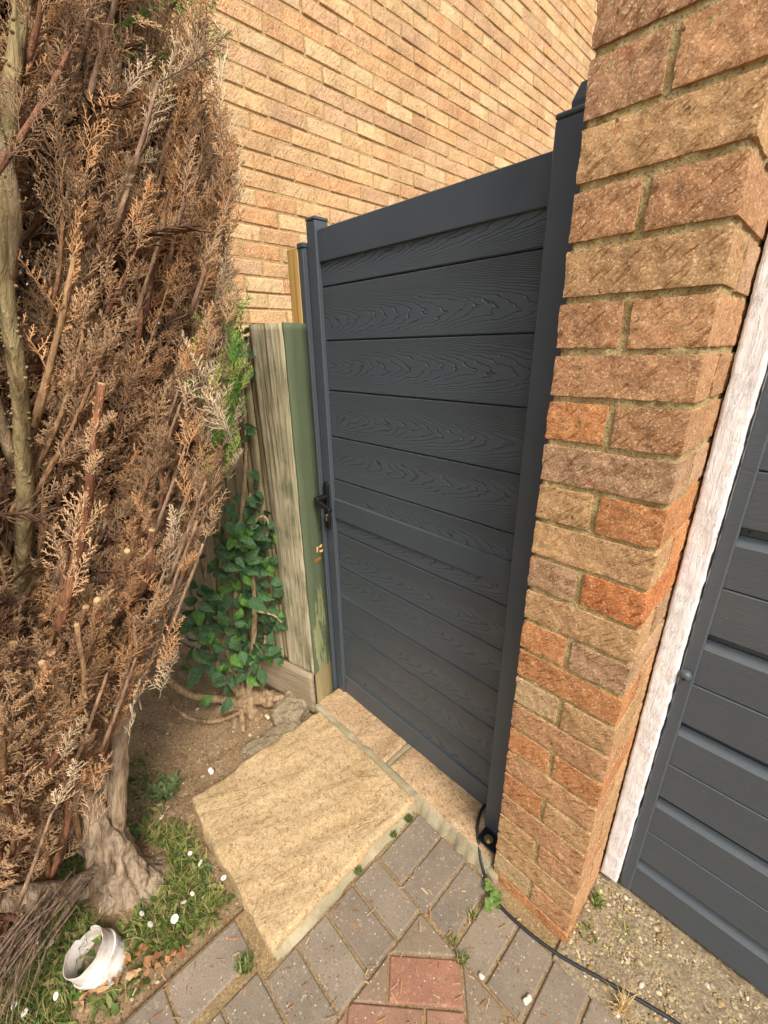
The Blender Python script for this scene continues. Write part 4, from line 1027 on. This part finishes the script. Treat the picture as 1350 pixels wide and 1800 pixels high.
def put_leaf(p, size, bright=0.0):
    global nl
    out = np.array([.55, -.35, .15])+lk.normal(0, .30, 3); out /= np.linalg.norm(out)          # leaf face normal
    fw = np.array([.35, .15, -.55])+lk.normal(0, .55, 3); fw -= out*np.dot(fw, out); fw /= np.linalg.norm(fw); sd = np.cross(out, fw)
    o = link('leaf', LM[lk.integers(5)], ivy)
    mw = Matrix(((fw[0], sd[0], out[0], p[0]-IB[0]), (fw[1], sd[1], out[1], p[1]-IB[1]), (fw[2], sd[2], out[2], p[2]-IB[2]), (0, 0, 0, 1)))
    o.matrix_local = mw @ Matrix.Diagonal((size, size, size, 1))
    c = np.array((.046, .105, .038))*lk.uniform(.55, 1.4)
    if lk.random() < bright: c = np.array((.085, .20, .030))*lk.uniform(.7, 1.2)
    o.color = (*c, 1); nl += 1
for i in range(250):          # the dense mass
    z = lk.uniform(.22, .86); t = (z-.22)/.64
    cy = np.interp(z, [.2, .45, .65, .86], [-.22, -.225, -.175, -.10]); hw_ = np.interp(z, [.2, .4, .62, .86], [.12, .19, .15, .08])
    y = cy+lk.uniform(-1, 1)*hw_; x = -1.03+lk.normal(0, .045)-(.10*max(0, -y-.2))
    put_leaf((x, y, z), lk.uniform(.046, .080), .16)
for i in range(27):           # sparse upper runs against the boards
    z = lk.uniform(.86, 1.46); put_leaf((-1.005+lk.normal(0, .018), np.interp(z, [.86, 1.05, 1.45], [-.09, -.065, -.055])+lk.normal(0, .025), z), lk.uniform(.035, .055), .03)
for i in range(22):           # side shoots to the right
    q = IST[5+i % 3]; p = q[lk.integers(len(q)//2, len(q))]; put_leaf(p+lk.normal(0, .014, 3), lk.uniform(.035, .052), .25)

# ------------------------------------------------------------------ weeds, daisies, litter
def blades(n_, sampler, h, w, cols, seed, lean=.5, fold=False):
    """thin bent blades or small leaves as one cloud"""
    r = np.random.default_rng(seed); P = sampler(r, n_); H = h*r.uniform(.4, 1.2, n_); A = r.uniform(0, 6.283, n_); Ln = lean*r.uniform(.2, 1.3, n_)
    D = np.stack([np.cos(A), np.sin(A), 0*A], -1); Sd = np.stack([-np.sin(A), np.cos(A), 0*A], -1); up = np.array([0, 0, 1.])
    W = (w*r.uniform(.6, 1.3, n_))[:, None]
    m1 = P+D*(Ln*H*.35)[:, None]+up*(H*.6)[:, None]; tp = P+D*(Ln*H)[:, None]+up*(H*(1-.3*Ln))[:, None]
    V = np.stack([P-Sd*W*.5, P+Sd*W*.5, m1-Sd*W*(.9 if fold else .45), m1+Sd*W*(.9 if fold else .45), tp], 1).reshape(-1, 3)
    b = np.arange(n_)[:, None]*5; F = np.concatenate([b+np.array([[0, 1, 3]]), b+np.array([[0, 3, 2]]), b+np.array([[2, 3, 4]])])
    C = np.repeat(np.asarray(cols)[r.integers(0, len(cols), n_)]*r.uniform(.7, 1.25, (n_, 1)), 5, 0); return V, F, C
GR = [(.075, .12, .022), (.12, .165, .035), (.18, .20, .05), (.06, .095, .02), (.24, .21, .075), (.33, .24, .11)]
def bed(r, n_):
    out = []
    while len(out) < n_:
        x = r.uniform(-1.15, -.445); y = r.uniform(-1.45, -.55)
        dens = np.clip((-.545-y)/.07, 0, 1)*np.clip((-.455-x)/.05, .0, 1)*(.35+.65*(vnoise(np.array([x*11, y*11, 0]), 4) > -.25))
        if x < -.78 and y > -.80: dens *= .15
        if (x+.70)**2+(y+.74)**2 < .011: dens = 0
        if x > -.52 and y < -.74: dens *= .3
        if (x+.56)**2+(y+.825)**2 < .0045: dens *= .1
        if r.random() < dens: out.append((x, y, float(soil_z(np.array(x), np.array(y)))-.004))
    return np.array(out)
V1, F1, C1 = blades(15000, bed, .050, .0022, GR, 3, 1.0); V2, F2, C2 = blades(13000, bed, .030, .0065, GR[:5], 4, 1.2, True)
link('weeds', npmesh('weeds', np.concatenate([V1, V2]), np.concatenate([F1, F2+len(V1)]), M['herb'], np.concatenate([C1, C2])), kind='stuff', label='green weedy ground cover around the foot of the conifer', cat='weeds')
# scattered twigs, needles and flakes
def litter(n_, seed, area):
    r = np.random.default_rng(seed); V, F, C = [], [], []
    for i in range(n_):
        p = area(r); a = r.uniform(0, 6.28); l = r.uniform(.006, .026); d = np.array([math.cos(a), math.sin(a), r.uniform(-.12, .25)])*l; s = np.array([-math.sin(a), math.cos(a), 0])*r.uniform(.0006, .0018)
        n0 = len(V); V += [p-s, p+s, p+d+s, p+d-s]+[p+d*.5+np.array([0, 0, .002])]; F += [(n0, n0+1, n0+4), (n0+1, n0+2, n0+4), (n0+2, n0+3, n0+4), (n0+3, n0, n0+4)]
        c = np.array([(.40, .26, .13), (.30, .18, .09), (.48, .36, .20), (.36, .17, .07)][r.integers(4)])*r.uniform(.7, 1.2); C += [c]*5
    return np.array(V), np.array(F), np.array(C)
def area_bed(r):
    while True:
        x = r.uniform(-1.3, -.43); y = r.uniform(-1.2, -.03)
        if x > -.81 and y > -.54: continue
        return np.array([x, y, float(soil_z(np.array(x), np.array(y)))+.003])
def area_joint(r):
    while True:
        x = r.uniform(-.42, .5); y = r.uniform(-.9, -.02)
        if x < -.27 and y > -.55: continue
        if 0 < x < .21 and y > -.02: continue
        return np.array([x, y, .0025])
V1, F1, C1 = litter(1700, 3, area_bed); V2, F2, C2 = litter(330, 5, area_joint)
link('twig_litter', npmesh('twig_litter', np.concatenate([V1, V2]), np.concatenate([F1, F2+len(V1)]), M['twig'], np.concatenate([C1, C2])), kind='stuff', label='dry twig and needle litter strewn on soil and paving', cat='litter')
n_ = 900; P_ = np.array([area_bed(rng) for i in range(n_)]); pal = np.array([(.30, .21, .12), (.40, .30, .19), (.22, .15, .09), (.50, .41, .29)])
V, F, C = scatter_pebbles(P_, rng.gamma(2, .0011, n_)+.001, pal[rng.integers(0, 4, n_)])
link('soil_crumbs', npmesh('soil_crumbs', V, F, M['pebble'], C, True), kind='stuff', label='small stones and crumbs of soil on the bed', cat='stones')

# daisies
mbp = MB()
for i in range(15):
    a = 6.283*i/15; d = np.array([math.cos(a), math.sin(a)]); s = np.array([-d[1], d[0]])
    V = [(*(d*.003-s*.0010), 0), (*(d*.003+s*.0010), 0), (*(d*.0085+s*.0014), .0006), (*(d*.0085-s*.0014), .0006), (*(d*.0105), 0)]
    mbp.add(V, [(0, 1, 2, 3), (3, 2, 4)])
pm = mbp.mesh('petals', M['petal'])
mbd = MB(); mbd.add(IV*np.array([.0036, .0036, .0022])+np.array([0, 0, .0006]), IF); dm = mbd.mesh('centre', M['disc'], True)
mbs = MB(); Vt, Ft = tube(catmull([(0, 0, 0), (.004, .002, -.03), (.002, .006, -.06)], 3), .0007, 4); mbs.add(Vt, Ft, 0, (.12, .17, .05)); sm_ = mbs.mesh('stem', M['herb'])
def inv(px, py, z):
    d = CR*((px-675)/FPX)-CU*((py-900)/FPX)+_f; t = (z-CAM.z)/d.z; return CAM+d*t
# flower spots were measured on the photograph and carried down to flower height above the bed
dk = random.Random(8)
DAISY = [(157, 1521), (216, 1540), (334, 1500), (352, 1517), (338, 1571), (323, 1586), (357, 1577), (307, 1615), (249, 1606), (264, 1625), (331, 1663), (45, 1652), (64, 1656), (89, 1659), (42, 1673), (29, 1748), (25, 1767), (43, 1780), (98, 1751), (81, 1570), (36, 1622), (416, 1548), (284, 1437), (393, 1543)]
for px, py in DAISY:
    z = dk.uniform(.045, .065) if py > 1445 else .02; p = inv(px, py, z)
    d = thing('daisy', 'small white daisy flower with yellow centre among the green weeds', 'flower', tuple(p), 'daisies in the weedy bed', rot=(dk.uniform(-.8, .6), dk.uniform(-.4, 1.0), dk.uniform(0, 6)))
    s = dk.uniform(.62, .95); d.scale = (s, s, s)
    link('petals', pm, d); link('centre', dm, d); link('stem', sm_, d)
# dead leaves around the pipe
def dead_leaf(seed):
    r = random.Random(seed); V = [(0, 0, .004)]; n_ = 11
    for i in range(n_):
        a = 6.283*i/n_; rr = .013*r.uniform(.5, 1.3)*(1.5 if i in (0, 1, n_-1) else 1); V.append((rr*math.cos(a), rr*.75*math.sin(a), r.uniform(-.004, .012)))
    F = [(0, i+1, (i+1) % n_+1) for i in range(n_)]; return V, F
for i, (px, py) in enumerate([(225, 1690), (205, 1722), (180, 1735), (250, 1670), (300, 1683), (262, 1700), (240, 1712), (272, 1688), (155, 1745), (285, 1702), (140, 1760), (320, 1672)]):
    p = inv(px, py, .012); mb = MB(); V, F = dead_leaf(i); c = np.array([(.34, .17, .075), (.28, .15, .075), (.42, .27, .14), (.24, .11, .055)][i % 4]); mb.add(V, F, 0, c)
    mb.build('fallen_leaf', M['twig'], None, False, tuple(p), label='dry orange brown fallen leaf lying on the bed near the white pipe', cat='leaf', group='fallen leaves by the pipe', rot=(dk.uniform(-.3, .3), dk.uniform(-.2, .3), dk.uniform(0, 6)))

# white plastic pipe collar
pipe = thing('plastic_pipe', 'short broken piece of white plastic pipe standing in the weeds', 'pipe', (-.562, -.826, -.012), rot=(R(19), R(-6), 0))
def ring(prof, k=48, nfun=None):
    V = []; m_ = len(prof)
    for j in range(k):
        a = 6.283185*j/k
        for i, (r_, z_) in enumerate(prof):
            if nfun: r2, z2 = nfun(a, r_, z_)
            else: r2, z2 = r_, z_
            V.append((r2*math.cos(a), r2*math.sin(a), z2))
    F = [(j*m_+i, ((j+1) % k)*m_+i, ((j+1) % k)*m_+(i+1) % m_, j*m_+(i+1) % m_) for j in range(k) for i in range(m_)]; return V, F
def jag(a, r_, z_): 
    if z_ > .085: z_ = z_ + .004*float(vnoise(np.array([math.cos(a)*2.2, math.sin(a)*2.2, 1.0]), 3)) - (.010 if 2.6 < a < 3.3 else 0)
    return r_, z_
mb = MB(); mb.add(*ring([(.0485, 0), (.0485, .058), (.0465, .062), (.0465, .100), (.0445, .100), (.0440, .02), (.0440, 0)], 56, jag)); mb.build('wall', M['plastic'], pipe, 2)
mb = MB(); mb.add(*ring([(.0486, .046), (.0520, .048), (.0520, .058), (.0486, .060)], 56)); mb.build('collar', M['plastic'], pipe, 2)
mb = MB(); Vs_, Fs_ = rough_block(.078, .078, .03, (10, 10, 4), .012, .008, 40, 3); mb.add(Vs_, Fs_, 0, (.16, .12, .09)); mb.build('debris', M['pebble'], pipe, True, (0, 0, .030))

# small tufts and clover growing in the joints
def tuft(name, label, cat, loc, n_, rad, h, w, cols, seed, lean=.8, fold=False):
    def smp(r, k): a = r.uniform(0, 6.283, k); q = rad*np.sqrt(r.uniform(0, 1, k)); return np.stack([q*np.cos(a), q*np.sin(a), 0*a], -1)
    V, F, C = blades(n_, smp, h, w, cols, seed, lean, fold); link(name, npmesh(name, V, F, M['herb'], C), None, loc, label, cat)
DRY = [(.55, .40, .17), (.62, .48, .24), (.45, .30, .12)]
p = inv(432, 1697, 0); tuft('grass_tuft', 'small green grass tuft at the corner of the big sandstone slab', 'grass', tuple(p), 130, .020, .024, .0022, GR[:4], 31)
p = inv(1092, 1775, 0); tuft('dry_grass_tuft', 'pale straw coloured dry grass tuft beside the black cable', 'grass', tuple(p), 60, .008, .042, .0016, DRY, 32, 1.2)
p = inv(1050, 1588, 0); tuft('weed', 'green weed at the foot of the white door frame', 'weed', tuple(p), 70, .016, .024, .0026, GR[:5], 33, .8, True)
p = inv(1032, 1640, 0); tuft('weed', 'low green weed on the concrete beside the foot of the pillar', 'weed', tuple(p), 60, .022, .012, .0026, GR[2:], 34, 1.2, True)
p = inv(1098, 1640, 0); tuft('weed', 'flat moss-like weed in the middle of the concrete strip', 'weed', tuple(p), 60, .024, .008, .0022, GR[2:], 36, 1.3, True)
p = inv(718, 1440, .01); tuft('moss', 'dark moss cushion at the inner corner of the grey pavers', 'moss', tuple(p), 160, .011, .011, .002, [(.06, .09, .02), (.08, .11, .03)], 37, 1)
p = inv(692, 1468, .01); tuft('moss', 'dark moss patch just below the inner corner of the pavers', 'moss', tuple(p), 120, .009, .009, .002, [(.07, .10, .02), (.09, .12, .03)], 38, 1)
p = inv(630, 1532, .01); tuft('moss', 'green moss patch halfway along the slab edge', 'moss', tuple(p), 130, .010, .010, .002, [(.08, .12, .025), (.10, .14, .03)], 39, 1)
p = inv(812, 1690, 0); tuft('grass_tuft', 'green grass tuft in the joint right of the red paver', 'grass', tuple(p), 110, .010, .016, .002, GR, 40, 1)
p = inv(796, 1655, 0); tuft('grass_tuft', 'yellowish grass tuft at the meeting of three paver joints', 'grass', tuple(p), 90, .010, .014, .002, GR[2:], 41, 1)
p = inv(832, 1612, 0); tuft('grass_tuft', 'thin grass tuft in the joint below the clover', 'grass', tuple(p), 70, .011, .013, .002, GR[1:], 42, 1)
p = inv(290, 1392, -.01); tuft('weed', 'dull green leafy weed on the bare soil left of the slab', 'weed', tuple(p), 150, .040, .040, .008, [(.08, .12, .045), (.10, .14, .055), (.13, .15, .06)], 43, 1.0, True)
# clover with round leaflets
clv = thing('clover', 'bright green clover growing at the foot of the pillar corner', 'clover', tuple(inv(862, 1580, 0)))
mb = MB(); ck = random.Random(6)
lv = MB(); Vl = [(0, 0, 0)]+[(.0075*math.cos(a)*(1 if abs(a) > .2 else .8)+.006, .0065*math.sin(a), .0008*math.cos(2*a)) for a in np.linspace(-math.pi, math.pi, 12, endpoint=False)]
lv.add(Vl, [(0, i+1, (i+1) % 12+1) for i in range(12)], 0, (.11, .18, .04)); lme = lv.mesh('leaflet', M['herb'])
for i in range(9):
    bx, by, bz = ck.uniform(-.030, .028), ck.uniform(-.034, .020), ck.uniform(.008, .024); a0 = ck.uniform(0, 6)
    for q in range(3): link('leaflet', lme, clv, (bx, by, bz), rot=(ck.uniform(-.3, .3), ck.uniform(-.4, .1), a0+2.094*q))
    V, F = tube([(bx*.5, by*.5, 0), (bx, by, bz)], .0006, 4); mb.add(V, F, 0, (.14, .18, .06))
mb.build('stems', M['herb'], clv)

# odd stones
def stone(name, label, loc, sx, sy, sz, seed, col, amp=.12, n_=8, rot=0, mat='pebble'):
    V, F = rough_block(sx, sy, sz, (n_, n_, n_), min(sx, sy, sz)*.42, min(sx, sy, sz)*amp, 2.2/min(sx, sy, sz), seed)
    mb = MB(); mb.add(V, F, 0, col); mb.build(name, M[mat], None, True, loc, label=label, cat='stone', rot=(0, 0, rot))
stone('concrete_lump', 'broken lump of pebbly concrete against the foot of the fence', (-.905, -.075, .014), .13, .155, .075, 5, (.42, .33, .22), .16, 34, .35, 'concrete')
stone('concrete_lump', 'jagged strip of old concrete along the back edge of the slab', (-.835, -.20, .000), .075, .24, .055, 9, (.42, .33, .22), .14, 30, -.08, 'concrete')
stone('pebble', 'white pebble lying on the soil at the edge of the slab', tuple(inv(371, 1355, .006)), .022, .017, .014, 3, (.78, .75, .70))
stone('pebble', 'pale pebble sitting on the exposed roots of the climber', tuple(inv(470, 1260, .010)), .026, .014, .010, 4, (.60, .48, .33))
stone('pebble', 'small pale stone wedged in the joint at the tip of the red field', tuple(inv(846, 1716, .004)), .013, .010, .010, 6, (.62, .52, .42))
stone('pebble', 'pale elongated stone lying between the two grey pavers by the pillar', tuple(inv(927, 1757, .004)), .011, .022, .009, 7, (.62, .54, .43), rot=-.25)
